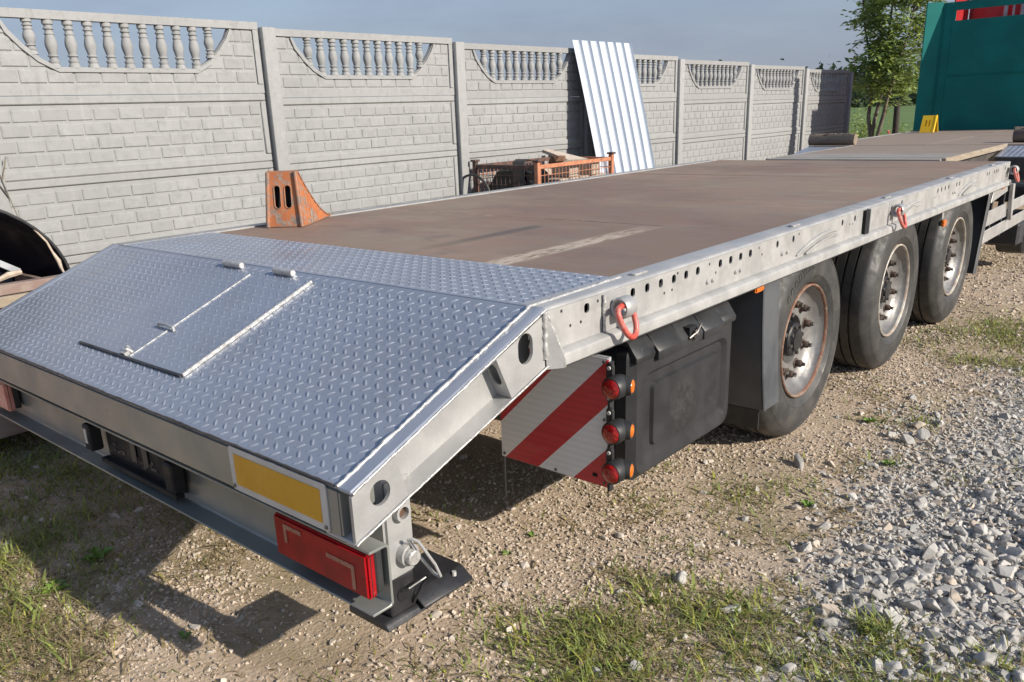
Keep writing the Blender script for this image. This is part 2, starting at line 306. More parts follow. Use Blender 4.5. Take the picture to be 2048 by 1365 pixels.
# ------------------------------------------------------------------ mesh helpers
WPOS = {}
def wpos(o):
    return WPOS.get(o.name, Vector((0, 0, 0))) if o else Vector((0, 0, 0))
class MB:
    def __init__(s): s.v = []; s.f = []; s.mi = []
    def add(s, v, f, m=0):
        b = len(s.v); s.v += [tuple(p) for p in v]; s.f += [tuple(b + i for i in q) for q in f]; s.mi += [m] * len(f); return s
    def box(s, x0, x1, y0, y1, z0, z1, m=0):
        v = [(x0, y0, z0), (x1, y0, z0), (x1, y1, z0), (x0, y1, z0), (x0, y0, z1), (x1, y0, z1), (x1, y1, z1), (x0, y1, z1)]
        return s.add(v, [(0, 3, 2, 1), (4, 5, 6, 7), (0, 1, 5, 4), (1, 2, 6, 5), (2, 3, 7, 6), (3, 0, 4, 7)], m)
    def obox(s, c, ax, ay, az, m=0):
        c = Vector(c); ax, ay, az = Vector(ax), Vector(ay), Vector(az); v = []
        for k in (-1, 1):
            for a, b in ((-1, -1), (1, -1), (1, 1), (-1, 1)): v.append(c + a * ax + b * ay + k * az)
        return s.add(v, [(0, 3, 2, 1), (4, 5, 6, 7), (0, 1, 5, 4), (1, 2, 6, 5), (2, 3, 7, 6), (3, 0, 4, 7)], m)
    def prism(s, poly, axis, a, b, m=0):
        def P(q, t):
            return {'x': (t, q[0], q[1]), 'y': (q[0], t, q[1]), 'z': (q[0], q[1], t)}[axis]
        n = len(poly); v = [P(q, a) for q in poly] + [P(q, b) for q in poly]
        f = [tuple(range(n - 1, -1, -1)), tuple(range(n, 2 * n))] + [(i, (i + 1) % n, n + (i + 1) % n, n + i) for i in range(n)]
        return s.add(v, f, m)
    def tube(s, pts, r, n=8, closed=False, m=0, up=None):
        pts = [Vector(p) for p in pts]; rs = r if isinstance(r, (list, tuple)) else [r] * len(pts); N = len(pts); v = []; f = []
        prev = None
        for i, p in enumerate(pts):
            if closed: d = pts[(i + 1) % N] - pts[i - 1]
            else: d = pts[min(i + 1, N - 1)] - pts[max(i - 1, 0)]
            d = d.normalized() if d.length > 1e-9 else Vector((0, 0, 1))
            if prev is None:
                a = Vector((0, 0, 1)) if abs(d.z) < 0.9 else Vector((1, 0, 0)); e = d.cross(a).normalized()
            else:
                e = prev - d * prev.dot(d); e = e.normalized() if e.length > 1e-6 else d.orthogonal().normalized()
            prev = e; g = d.cross(e)
            for k in range(n):
                t = 2 * math.pi * k / n; v.append(p + rs[i] * (math.cos(t) * e + math.sin(t) * g))
        for i in range(N if closed else N - 1):
            j = (i + 1) % N
            for k in range(n): f.append((i * n + k, i * n + (k + 1) % n, j * n + (k + 1) % n, j * n + k))
        if not closed: f += [tuple(range(n - 1, -1, -1)), tuple((N - 1) * n + k for k in range(n))]
        return s.add(v, f, m)
    def cyl(s, p0, p1, r0, r1=None, n=16, m=0): return s.tube([p0, p1], [r0, r0 if r1 is None else r1], n, m=m)
    def lathe(s, prof, axis, c, n=48, m=0, closed=False):
        c = Vector(c); v = []; f = []; L = len(prof)
        for k in range(n):
            t = 2 * math.pi * k / n; a, b = math.cos(t), math.sin(t)
            for h, r in prof:
                q = {'x': (h, r * a, r * b), 'y': (r * a, h, r * b), 'z': (r * a, r * b, h)}[axis]; v.append(c + Vector(q))
        for k in range(n):
            j = (k + 1) % n
            for i in range(L if closed else L - 1):
                i2 = (i + 1) % L; f.append((k * L + i, k * L + i2, j * L + i2, j * L + i))
        return s.add(v, f, m)
    def plate(s, outer, holes, axis, a, b, m=0):
        bm = bmesh.new()
        for lp in [outer] + holes:
            vs = [bm.verts.new((p[0], p[1], 0)) for p in lp]
            for i in range(len(vs)): bm.edges.new((vs[i], vs[(i + 1) % len(vs)]))
        bmesh.ops.triangle_fill(bm, use_beauty=True, edges=bm.edges[:])
        bm.verts.index_update()
        v2 = [(q.co.x, q.co.y) for q in bm.verts]; fs = [tuple(q.index for q in fc.verts) for fc in bm.faces]
        be = [(e.verts[0].index, e.verts[1].index) for e in bm.edges if len(e.link_faces) == 1]; bm.free()
        P = lambda q, t: {'x': (t, q[0], q[1]), 'y': (q[0], t, q[1]), 'z': (q[0], q[1], t)}[axis]
        n = len(v2); v = [P(q, a) for q in v2] + [P(q, b) for q in v2]
        f = fs + [tuple(n + i for i in reversed(q)) for q in fs] + [(i, j, n + j, n + i) for i, j in be]
        return s.add(v, f, m)
    def build(s, name, mat, parent=None, loc=None, rot=None, bevel=0.0, smooth=35, local=False, seg=1):
        me = bpy.data.meshes.new(name)
        off = Vector((0, 0, 0)) if local else wpos(parent)
        me.from_pydata([(p[0] - off.x, p[1] - off.y, p[2] - off.z) for p in s.v], [], s.f)
        mats = mat if isinstance(mat, (list, tuple)) else [mat]
        for q in mats: me.materials.append(M_[q])
        if len(mats) > 1: me.polygons.foreach_set('material_index', s.mi)
        bm = bmesh.new(); bm.from_mesh(me)
        bmesh.ops.recalc_face_normals(bm, faces=bm.faces[:])
        if bevel:
            es = [e for e in bm.edges if len(e.link_faces) == 2 and e.calc_face_angle(0) > 0.5]
            bmesh.ops.bevel(bm, geom=es, offset=bevel, segments=seg, affect='EDGES', clamp_overlap=True)
        if smooth:
            th = math.radians(smooth)
            for fc in bm.faces: fc.smooth = True
            for e in bm.edges: e.smooth = len(e.link_faces) == 2 and e.calc_face_angle(0) < th
        bm.to_mesh(me); bm.free(); me.update()
        o = bpy.data.objects.new(name, me); COL.objects.link(o)
        if parent: o.parent = parent
        if loc: o.location = loc
        if rot: o.rotation_euler = rot
        WPOS[o.name] = wpos(parent) if not local else wpos(parent) + Vector(loc or (0, 0, 0))
        return o
def inst(src, parent, loc=(0, 0, 0), rot=(0, 0, 0), scale=None, name=None):
    c = src.copy(); 
    if name: c.name = name
    COL.objects.link(c); c.parent = parent; c.location = loc; c.rotation_euler = rot
    if scale: c.scale = scale
    WPOS[c.name] = wpos(parent) + Vector(loc)
    return c
def tag(o, label, cat=None, group=None, kind=None):
    if label: o['label'] = label
    if cat: o['category'] = cat
    if group: o['group'] = group
    if kind: o['kind'] = kind
    return o
def empty(name, loc=(0, 0, 0), rot=(0, 0, 0), parent=None):
    o = bpy.data.objects.new(name, None); COL.objects.link(o); o.location = loc; o.rotation_euler = rot; o.empty_display_size = 0.2
    if parent: o.parent = parent
    WPOS[o.name] = Vector(loc) + wpos(parent); return o
def rrect(cx, cy, w, h, r, n=3):
    p = []
    for sx, sy, a0 in ((1, 1, 0), (-1, 1, 90), (-1, -1, 180), (1, -1, 270)):
        for k in range(n + 1):
            a = math.radians(a0 + 90 * k / n); p.append((cx + sx * (w / 2 - r) + r * math.cos(a), cy + sy * (h / 2 - r) + r * math.sin(a)))
    return p
def circ(cx, cy, r, n=20): return [(cx + r * math.cos(2 * math.pi * k / n), cy + r * math.sin(2 * math.pi * k / n)) for k in range(n)]
def np_mesh(name, verts, faces3, mat, tint=None, parent=None):
    me = bpy.data.meshes.new(name); nv = len(verts); nf = len(faces3)
    me.vertices.add(nv); me.vertices.foreach_set('co', verts.astype(np.float32).ravel())
    me.loops.add(nf * 3); me.loops.foreach_set('vertex_index', faces3.astype(np.int32).ravel())
    me.polygons.add(nf); me.polygons.foreach_set('loop_start', np.arange(0, nf * 3, 3, dtype=np.int32)); me.polygons.foreach_set('loop_total', np.full(nf, 3, np.int32))
    me.update(calc_edges=True); me.validate()
    me.polygons.foreach_set('use_smooth', np.zeros(len(me.polygons), bool))
    if tint is not None:
        at = me.attributes.new('tint', 'FLOAT_COLOR', 'POINT'); at.data.foreach_set('color', np.c_[tint, np.ones(nv)].astype(np.float32).ravel())
    me.materials.append(M_[mat]); o = bpy.data.objects.new(name, me); COL.objects.link(o)
    if parent: o.parent = parent
    return o

# ================================================================== GROUND
def hnoise(x, y):
    return 0.012 * np.sin(2.1 * x + 0.7 * y) * np.cos(1.7 * y - 0.4 * x) + 0.006 * np.sin(6.3 * x + 1.1) * np.sin(5.1 * y + 2.0)
def gh(x, y):
    x = np.asarray(x, float); y = np.asarray(y, float)
    r = np.clip((y - 18) / 6, 0, 1)
    return hnoise(x, y) * np.clip(1.2 - 0.02 * np.abs(y), 0, 1) - 0.012 + 0.0 * r
def make_ground():
    xs = np.unique(np.concatenate([np.linspace(-900, -12, 14), np.linspace(-12, 6, 121), np.linspace(6, 700, 12)]))
    ys = np.unique(np.concatenate([np.linspace(-300, -4, 8), np.linspace(-4, 12, 110), np.linspace(12, 30, 40), np.linspace(30, 2200, 16)]))
    X, Y = np.meshgrid(xs, ys); Z = np.where((np.abs(X) < 14) & (Y < 32) & (Y > -5), gh(X, Y), -0.012)
    v = np.c_[X.ravel(), Y.ravel(), Z.ravel()]; nx, ny = len(xs), len(ys); f = []
    i = np.arange(ny - 1)[:, None] * nx + np.arange(nx - 1)[None]; i = i.ravel()
    f = np.r_[np.c_[i, i + 1, i + nx + 1], np.c_[i, i + nx + 1, i + nx]]
    o = np_mesh('ground', v, f, 'ground'); o['kind'] = 'structure'; o['label'] = 'compacted tan gravel yard with grey crushed stone on the right'
    for p in o.data.polygons: p.use_smooth = True
make_ground()

# stones -------------------------------------------------------------
def base_rocks(n=18, pts=9):
    out = []
    for k in range(n):
        bm = bmesh.new()
        for _ in range(pts):
            d = RNG.normal(size=3); d /= np.linalg.norm(d); d *= RNG.uniform(0.8, 1.0); bm.verts.new(d)
        r = bmesh.ops.convex_hull(bm, input=bm.verts[:])
        junk = [g for g in r['geom_interior'] if isinstance(g, bmesh.types.BMVert)]
        if junk: bmesh.ops.delete(bm, geom=junk, context='VERTS')
        bmesh.ops.recalc_face_normals(bm, faces=bm.faces[:]); bm.verts.index_update()
        v = np.array([q.co[:] for q in bm.verts]); f = np.array([[a.index for a in fc.verts] for fc in bm.faces if len(fc.verts) == 3]); bm.free()
        out.append((v, f))
    return out
ROCKS = base_rocks()
def worn(rocks):
    out = []
    for v, f in rocks:
        bm = bmesh.new(); vs = [bm.verts.new(p) for p in v]
        for q in f: bm.faces.new([vs[i] for i in q])
        bmesh.ops.dissolve_limit(bm, angle_limit=0.25, verts=bm.verts[:], edges=bm.edges[:])
        bmesh.ops.bevel(bm, geom=bm.edges[:], offset=0.085, segments=1, affect='EDGES', clamp_overlap=True)
        bmesh.ops.triangulate(bm, faces=bm.faces[:]); bm.verts.index_update()
        out.append((np.array([q.co[:] for q in bm.verts]), np.array([[a.index for a in fc.verts] for fc in bm.faces]))); bm.free()
    return out
ROCKS_BIG = worn(base_rocks(16, 13))
def scatter_rocks(P, size, tint, flat, sink, SET=None):
    SET = SET or ROCKS; V = []; F = []; T = []; base = 0
    n = len(P); kind = RNG.integers(0, len(SET), n)
    for k, (rv, rf) in enumerate(SET):
        idx = np.where(kind == k)[0]
        if not len(idx): continue
        m = len(idx)
        an = RNG.uniform(0, 2 * np.pi, m); tl = RNG.normal(0, 0.45, m); t2 = RNG.normal(0, 0.35, m)
        sx = size[idx] * RNG.uniform(0.8, 1.35, m); sy = size[idx] * RNG.uniform(0.6, 1.0, m); sz = size[idx] * RNG.uniform(flat[0], flat[1], m)
        v = rv[None] * np.stack([sx, sy, sz], 1)[:, None, :]
        c, s_ = np.cos(tl)[:, None], np.sin(tl)[:, None]; y_ = v[..., 1] * c - v[..., 2] * s_; z_ = v[..., 1] * s_ + v[..., 2] * c; v = np.stack([v[..., 0], y_, z_], -1)
        c, s_ = np.cos(t2)[:, None], np.sin(t2)[:, None]; x_ = v[..., 0] * c + v[..., 2] * s_; z_ = -v[..., 0] * s_ + v[..., 2] * c; v = np.stack([x_, v[..., 1], z_], -1)
        c, s_ = np.cos(an)[:, None], np.sin(an)[:, None]; x_ = v[..., 0] * c - v[..., 1] * s_; y_ = v[..., 0] * s_ + v[..., 1] * c; v = np.stack([x_, y_, v[..., 2]], -1)
        pos = P[idx].copy(); pos[:, 2] += sz * sink
        v += pos[:, None, :]
        V.append(v.reshape(-1, 3)); F.append((rf[None] + (np.arange(m) * len(rv))[:, None, None] + base).reshape(-1, 3)); T.append(np.repeat(tint[idx], len(rv), 0)); base += m * len(rv)
    return np.concatenate(V), np.concatenate(F), np.concatenate(T)
def sst(a, b, x): t = np.clip((x - a) / (b - a), 0, 1); return t * t * (3 - 2 * t)
def fn(x, y, s=1.0): return 0.5 + 0.25 * np.sin(3.1 * s * x + 1.3 * s * y + 0.5) + 0.25 * np.sin(-2.3 * s * x + 3.7 * s * y + 1.9) * np.cos(1.7 * s * x)
def in_view(x, y, m=0.5):
    d = np.stack([x - CAM.x, y - CAM.y, np.zeros_like(x) - CAM.z], -1)
    w = d @ np.array(_f); px = 1652 * (d @ np.array(_r)) / w - 37.3; py = -1652 * (d @ np.array(_u)) / w + 82.3
    return (w > 0.2) & (np.abs(px) < 1024 * (1 + m)) & (np.abs(py) < 682 * (1 + 1.5 * m))
def rub(x, y):
    return sst(0.20, 0.85, x + 0.45 * (fn(x, y, 1.6) - 0.5)) * sst(4.75, 4.1, y + 0.5 * (fn(x, y) - 0.5)) * sst(0.95, 1.35, y + 0.25 * (x - 0.9) + 0.2 * (fn(x, y, 2) - 0.5))
def rocks_region(n, x0, x1, y0, y1, dens, smin, smax, power):
    x = RNG.uniform(x0, x1, n); y = RNG.uniform(y0, y1, n); k = in_view(x, y) & (RNG.uniform(0, 1, n) < dens(x, y)); x, y = x[k], y[k]
    sz = smin + (smax - smin) * RNG.uniform(0, 1, len(x)) ** power
    return x, y, sz
parts = []
# tan fine gravel
x, y, sz = rocks_region(215000, -3.8, 1.8, -1.5, 5.2, lambda x, y: (1 - 0.6 * rub(x, y)) * (0.25 + 0.75 * sst(0.25, 0.7, fn(x, y, 1.3))), 0.004, 0.013, 2.2)
b = RNG.uniform(0.78, 1.12, len(x))[:, None]; wm = RNG.uniform(0, 1, len(x))[:, None]
t = b * ((1 - wm) * np.array([0.52, 0.42, 0.315]) + wm * np.array([0.55, 0.475, 0.39])); parts.append((x, y, sz, t, (0.5, 0.9), 0.25))
x, y, sz = rocks_region(9000, -3.4, 1.8, -0.8, 9, lambda x, y: (1 - 0.6 * rub(x, y)) * 0.35 * (0.4 + 0.6 * fn(x, y, 0.9)), 0.010, 0.030, 2.6)
b = RNG.uniform(0.75, 1.3, len(x))[:, None]; wm = RNG.uniform(0, 1, len(x))[:, None]
t = b * ((1 - wm) * np.array([0.49, 0.415, 0.33]) + wm * np.array([0.50, 0.46, 0.41])); parts.append((x, y, sz, t, (0.45, 0.8), 0.2))
x, y, sz = rocks_region(22000, -1.2, 2.2, 4.8, 10, lambda x, y: 0.35 + 0.3 * fn(x, y, 1.3), 0.008, 0.022, 2.0)
b = RNG.uniform(0.75, 1.3, len(x))[:, None]; t = b * np.array([0.51, 0.425, 0.335]); parts.append((x, y, sz, t, (0.5, 0.9), 0.25))
Vs = []; Fs = []; Ts = []; base = 0
def emit(parts, name, label):
    Vs = []; Fs = []; Ts = []; base = 0
    for x, y, sz, t, fl, sk in parts:
        P = np.c_[x, y, gh(x, y)]; v, f, tt = scatter_rocks(P, sz, t, fl, sk, ROCKS_BIG if len(sz) and sz.max() > 0.025 else None); Vs.append(v); Fs.append(f + base); Ts.append(tt); base += len(v)
    o = np_mesh(name, np.concatenate(Vs), np.concatenate(Fs), 'stone', np.concatenate(Ts)); tag(o, label, 'gravel', kind='stuff'); return o
emit(parts, 'gravel', 'fine tan gravel spread over the yard around the trailer')
parts = []
x, y, sz = rocks_region(46000, -0.1, 2.4, 0.8, 5.0, lambda x, y: rub(x, y), 0.007, 0.018, 1.6)
def greyt(n):
    b = RNG.uniform(0.80, 1.15, n)[:, None]; w = RNG.uniform(0, 1, n)[:, None]; w2 = (RNG.uniform(0, 1, n) < 0.07)[:, None]
    t = b * ((1 - w) * np.array([0.41, 0.40, 0.375]) + w * np.array([0.50, 0.48, 0.445])); return np.where(w2, b * np.array([0.52, 0.44, 0.35]), t)
parts.append((x, y, sz, greyt(len(x)), (0.5, 0.9), 0.3))
x, y, sz = rocks_region(7200, -0.1, 2.4, 0.8, 5.0, lambda x, y: rub(x, y) * (0.35 + 0.65 * sst(0.3, 1.0, x)) * (0.25 + 0.75 * sst(3.4, 2.0, y)), 0.014, 0.036, 1.9)
parts.append((x, y, sz, greyt(len(x)), (0.5, 0.85), 0.45))
x, y, sz = rocks_region(650, -0.1, 2.4, 0.9, 4.6, lambda x, y: rub(x, y) * sst(0.5, 0.9, x) * sst(2.9, 1.8, y), 0.030, 0.052, 1.8)
parts.append((x, y, sz, greyt(len(x)), (0.5, 0.8), 0.5))
x, y, sz = rocks_region(900, -0.3, 1.4, 0.4, 4.6, lambda x, y: 0.35 * (1 - rub(x, y)) * sst(-0.2, 0.4, x), 0.016, 0.045, 2.2)
parts.append((x, y, sz, greyt(len(x)), (0.5, 0.8), 0.35))
emit(parts, 'crushed_stone', 'loose grey crushed stone heaped along the right of the trailer')

# grass --------------------------------------------------------------
BLOBS = [  # x, y, rx, ry, blades per square metre, height, dry share
    (-2.05, -0.12, 0.40, 0.22, 2600, 0.06, 0.25), (-1.65, -0.32, 0.42, 0.22, 3000, 0.075, 0.35), (-1.18, -0.36, 0.26, 0.15, 3000, 0.08, 0.75), (-1.35, -0.50, 0.3, 0.2, 2600, 0.08, 0.7),
    (-3.0, 0.25, 0.55, 0.35, 2200, 0.055, 0.1), (-2.4, 0.45, 0.45, 0.35, 1500, 0.05, 0.2), (-1.75, 0.52, 0.30, 0.22, 1500, 0.055, 0.55), (-1.45, 0.42, 0.2, 0.2, 1100, 0.05, 0.8), (-1.25, 0.25, 0.15, 0.15, 1300, 0.05, 0.85), (-1.95, 0.15, 0.3, 0.15, 900, 0.05, 0.3), (-1.55,0.0,0.18,0.1,900,0.055,0.5),
    (0.10, 0.60, 0.24, 0.13, 5200, 0.055, 0.12), (0.02, 0.78, 0.14, 0.08, 3800, 0.05, 0.15), (0.22, 0.86, 0.18, 0.10, 3600, 0.05, 0.2), (0.26, 1.08, 0.20, 0.12, 4200, 0.05, 0.12), (0.46, 1.20, 0.16, 0.09, 3800, 0.055, 0.2), (0.50, 0.98, 0.24, 0.14, 3300, 0.05, 0.3), (0.74, 1.06, 0.22, 0.12, 2600, 0.05, 0.35), (0.32,0.68,0.18,0.1,3000,0.05,0.25),
    (0.77, 1.30, 0.05, 0.04, 16000, 0.085, 0.05), (0.88, 1.27, 0.09, 0.05, 4500, 0.04, 0.9), (1.10, 1.33, 0.16, 0.07, 2600, 0.05, 0.3), (0.95, 1.17, 0.2, 0.08, 2600, 0.05, 0.35),
    (0.03, 1.95, 0.17, 0.12, 2600, 0.04, 0.25), (-0.03, 1.80, 0.13, 0.10, 1600, 0.035, 0.45), (0.17, 2.16, 0.10, 0.08, 2400, 0.04, 0.2), (0.41, 2.60, 0.05, 0.03, 6000, 0.05, 0.1), (0.18, 3.08, 0.07, 0.06, 3500, 0.05, 0.15), (0.40, 3.16, 0.10, 0.09, 1900, 0.05, 0.3), (0.12, 1.66, 0.16, 0.12, 1000, 0.035, 0.6), (0.30, 1.75, 0.1, 0.1, 1200, 0.04, 0.5), (0.28,2.5,0.14,0.14,700,0.04,0.6),
    (0.45, 5.25, 0.38, 0.45, 2100, 0.055, 0.15), (0.15, 5.15, 0.22, 0.35, 1100, 0.04, 0.3), (0.42, 4.45, 0.26, 0.18, 2200, 0.05, 0.15), (-0.02, 4.62, 0.14, 0.12, 1300, 0.04, 0.3), (0.8, 4.6, 0.3, 0.4, 1600, 0.05, 0.2), (0.05, 3.55, 0.12, 0.2, 700, 0.04, 0.4),
    (-0.33, 1.60, 0.09, 0.08, 900, 0.03, 0.4), (0.02, 1.45, 0.10, 0.08, 900, 0.03, 0.5), (-0.40, 2.02, 0.10, 0.08, 1200, 0.035, 0.4), (-0.15, 1.15, 0.15, 0.12, 350, 0.03, 0.6), (-0.55, 0.65, 0.3, 0.25, 120, 0.03, 0.6), (-0.9, 1.3, 0.5, 0.5, 300, 0.035, 0.4), (-0.3, 0.25, 0.2, 0.12, 350, 0.035, 0.6), (-3.7, 2.0, 0.35, 1.2, 700, 0.09, 0.3),
]
for _ in range(150):
    _x = random.uniform(-1.6, 1.5); _y = random.uniform(-0.3, 5.5)
    BLOBS.append((_x, _y, random.uniform(0.05, 0.22), random.uniform(0.04, 0.16), random.choice((250, 500, 900, 1300)), random.uniform(0.022, 0.045), random.choice((0.3, 0.6, 0.85, 0.95))))
for _ in range(40):
    BLOBS.append((random.uniform(0.0, 1.3), random.uniform(0.7, 1.5), random.uniform(0.04, 0.14), random.uniform(0.03, 0.09), random.choice((1200, 2400)), random.uniform(0.03, 0.055), random.choice((0.1, 0.3, 0.6))))
def grass():
    V = []; F = []; T = []; base = 0
    for bx, by, rx, ry, dn, hh, dry in BLOBS:
        n = int(dn * 4 * rx * ry * 2.0); x = bx + RNG.normal(0, 0.62, n) * rx; y = by + RNG.normal(0, 0.62, n) * ry
        keep = in_view(x, y, 0.5) & (RNG.uniform(0, 1, n) < 0.25 + 0.9 * fn(x, y, 5.0)); x, y = x[keep], y[keep]; n = len(x)
        if n == 0: continue
        z = gh(x, y); a = RNG.uniform(0, 2 * np.pi, n); h = hh * RNG.uniform(0.25, 0.95, n); lean = RNG.uniform(0.4, 2.2, n) * h; w = RNG.uniform(0.0012, 0.0036, n) * np.where(RNG.uniform(0, 1, n) < 0.12, 2.0, 1.0)
        isdry = RNG.uniform(0, 1, n) < min(1, dry + 0.12); lean = np.where(isdry, lean * 1.5, lean); h = np.where(isdry, h * 0.7, h)
        dx, dy = np.cos(a), np.sin(a); px, py = -dy, dx
        if dn > 10000: lean *= 0.6
        p0 = np.stack([x, y, z - 0.004], 1); p1 = p0 + np.stack([dx * lean * 0.35, dy * lean * 0.35, h * 0.62], 1); p2 = p0 + np.stack([dx * lean, dy * lean, h * np.where(isdry, 0.7, 0.95)], 1)
        wv = np.stack([px * w, py * w, 0 * w], 1)
        v = np.stack([p0 - wv, p0 + wv, p1 - wv * 0.8, p1 + wv * 0.8, p2], 1)
        f = np.array([[0, 1, 3], [0, 3, 2], [2, 3, 4]])
        g = np.array([0.235, 0.30, 0.085]) * RNG.uniform(0.6, 1.35, (n, 1)) + np.array([0.05, 0.03, 0.0]) * RNG.uniform(0, 1, (n, 1))
        d_ = np.array([0.42, 0.34, 0.19]) * RNG.uniform(0.6, 1.2, (n, 1))
        g = g * np.where(RNG.uniform(0, 1, (n, 1)) < 0.2, np.array([1.5, 1.25, 0.8]), 1.0); tt = np.where(isdry[:, None], d_, g)
        V.append(v.reshape(-1, 3)); F.append((f[None] + (np.arange(n) * 5)[:, None, None] + base).reshape(-1, 3)); T.append(np.repeat(tt, 5, 0)); base += n * 5
    o = np_mesh('grass', np.concatenate(V), np.concatenate(F), 'blade', np.concatenate(T)); tag(o, 'short green and dry grass growing through the gravel', 'grass', kind='stuff')
grass()

# ================================================================== FENCE
XF = -4.36; BAY = 2.0878; Y0 = 2.855; ZT = 2.240; DZ = -0.0369
fence = empty('concrete_fence', (XF, Y0, 0)); tag(fence, 'pale grey concrete fence of brick-pattern panels with baluster openings along the top', 'fence')
brickM = MB()
def brick_mesh(w, h, poly=None):
    m = MB(); d = 0.0068; c = 0.006
    if poly is None: poly = [(0, 0), (w, 0), (w, h), (0, h)]
    n = len(poly); cx = sum(p[0] for p in poly) / n; cy = sum(p[1] for p in poly) / n
    inn = []
    for p in poly:
        dx, dy = cx - p[0], cy - p[1]; l = math.hypot(dx, dy); inn.append((p[0] + dx / l * c * 1.6, p[1] + dy / l * c * 1.6))
    v = [(-0.004, p[0], p[1]) for p in poly] + [(d * 0.45, p[0], p[1]) for p in poly] + [(d, p[0], p[1]) for p in inn]
    f = [tuple(range(2 * n, 3 * n))]
    for k in (0, n):
        f += [(k + i, k + (i + 1) % n, k + n + (i + 1) % n, k + n + i) for i in range(n)]
    m.add(v, f); return m
CURVE = [(0.775, 0.052), (0.735, 0.12), (0.665, 0.20), (0.58, 0.275), (0.48, 0.329)]
def curve_at(rel):  # half width of the opening at depth rel below the panel top, and slope
    for (a, ra), (b, rb) in zip(CURVE, CURVE[1:]):
        if ra <= rel <= rb: t = (rel - ra) / (rb - ra); return a + (b - a) * t, (b - a) / (rb - ra)
    return (None, None)
UC = 1.012; ULEN = 1.99
rect_cache = {}
NB = [0]; stuff = MB()
def put_brick(panel, base, u0, u1, r0, r1, poly=None, single=True):
    # u measured back from the panel's right end, r down from the panel top; base = (y right end, z top)
    y0 = base[0] - u1; z0 = base[1] - r1; w = u1 - u0; h = r1 - r0
    if single and NB[0] < 300:
        key = (round(w, 3), round(h, 3)) if poly is None else None
        src = rect_cache.get(key) if key else None
        off = wpos(panel)
        if src is None:
            o = brick_mesh(w, h, poly).build('brick', 'concrete_brick', panel, loc=(XF - 0.015 - off.x + random.uniform(-0.0015, 0.002), y0 - off.y, z0 - off.z), local=True, smooth=0)
            if key: rect_cache[key] = o
        else: inst(src, panel, (XF - 0.015 - off.x + random.uniform(-0.0015, 0.002), y0 - off.y + random.uniform(-0.002, 0.002), z0 - off.z + random.uniform(-0.0015, 0.0015)), (0, random.uniform(-0.02, 0.02), random.uniform(-0.008, 0.008)), name='brick')
        NB[0] += 1
    else:
        b = brick_mesh(w, h, poly); stuff.add([(XF - 0.015 + p[0], y0 + p[1], z0 + p[2]) for p in b.v], b.f)
def clip(poly, nx, ny, d):
    outp = []
    for i in range(len(poly)):
        a, b = poly[i], poly[(i + 1) % len(poly)]; da = nx * a[0] + ny * a[1] - d; db = nx * b[0] + ny * b[1] - d
        if da >= 0: outp.append(a)
        if da * db < 0: t = da / (da - db); outp.append((a[0] + t * (b[0] - a[0]), a[1] + t * (b[1] - a[1])))
    return outp
ROWS = [(0.083, 0.152), (0.171, 0.243), (0.264, 0.335), (0.350, 0.421)]
TROWS = [(0.058, 0.141), (0.160, 0.238), (0.254, 0.328), (0.348, 0.422)]
def frame_panel(base, nm, top=False):
    yr, zt = base; m = MB(); x0, x1 = XF - 0.055, XF - 0.015
    P = lambda u, r: (yr - u, zt - r)
    g = 0.002
    if not top:
        m.box(x0, x1, yr - ULEN, yr, zt - 0.5 + g, zt - g)
        m.prism([P(0, g), P(ULEN, g), P(ULEN, 0.052), P(0, 0.052)], 'x', x1 - 0.01, XF)          # bands
        m.prism([P(0, 0.445), P(ULEN, 0.445), P(ULEN, 0.5 - g), P(0, 0.5 - g)], 'x', x1 - 0.01, XF)
        m.prism([P(0, 0.052), P(0.045, 0.06), P(0.045, 0.44), P(0, 0.445)], 'x', x1 - 0.01, XF)
        o = m.build(nm, 'concrete', fence, bevel=0.006)
    else:
        L = [(UC + a, r) for a, r in CURVE]; Rr = [(UC - a, r) for a, r in CURVE]
        body = [P(0, 0.052)] + [P(a, r) for a, r in Rr] + [P(a, r) for a, r in reversed(L)] + [P(ULEN, 0.052), P(ULEN, 0.5 - g), P(0, 0.5 - g)]
        m.prism(body, 'x', x0, x1)
        m.prism([P(0, 0), P(ULEN, 0), P(ULEN, 0.052), P(0, 0.052)], 'x', x0, XF + 0.004)
        m.prism([P(0, 0.436), P(ULEN, 0.436), P(ULEN, 0.5 - g), P(0, 0.5 - g)], 'x', x1 - 0.01, XF)
        m.prism([P(0, 0.053), P(0.045, 0.053), P(0.045, 0.43), P(0, 0.435)], 'x', x1 - 0.01, XF)
        # raised rim along the opening
        rim = Rr + list(reversed(L)); seg = [P(a, r + 0.004) for a, r in rim]
        low = []
        for i, (a, r) in enumerate(rim):
            s_ = 0.030; q = rim[min(i + 1, len(rim) - 1)]; p = rim[max(i - 1, 0)]; tx, ty = q[0] - p[0], q[1] - p[1]; l = math.hypot(tx, ty); nx, ny = -ty / l, tx / l
            if ny < 0: nx, ny = -nx, -ny
            if i in (0, len(rim) - 1): s_ = 0.018
            low.append(P(a + nx * s_, r + ny * s_))
        for i in range(len(rim) - 1): m.prism([seg[i], seg[i + 1], low[i + 1], low[i]], 'x', x1 - 0.012, XF + 0.002)
        o = m.build(nm, 'concrete', fence, bevel=0.0)
    return o
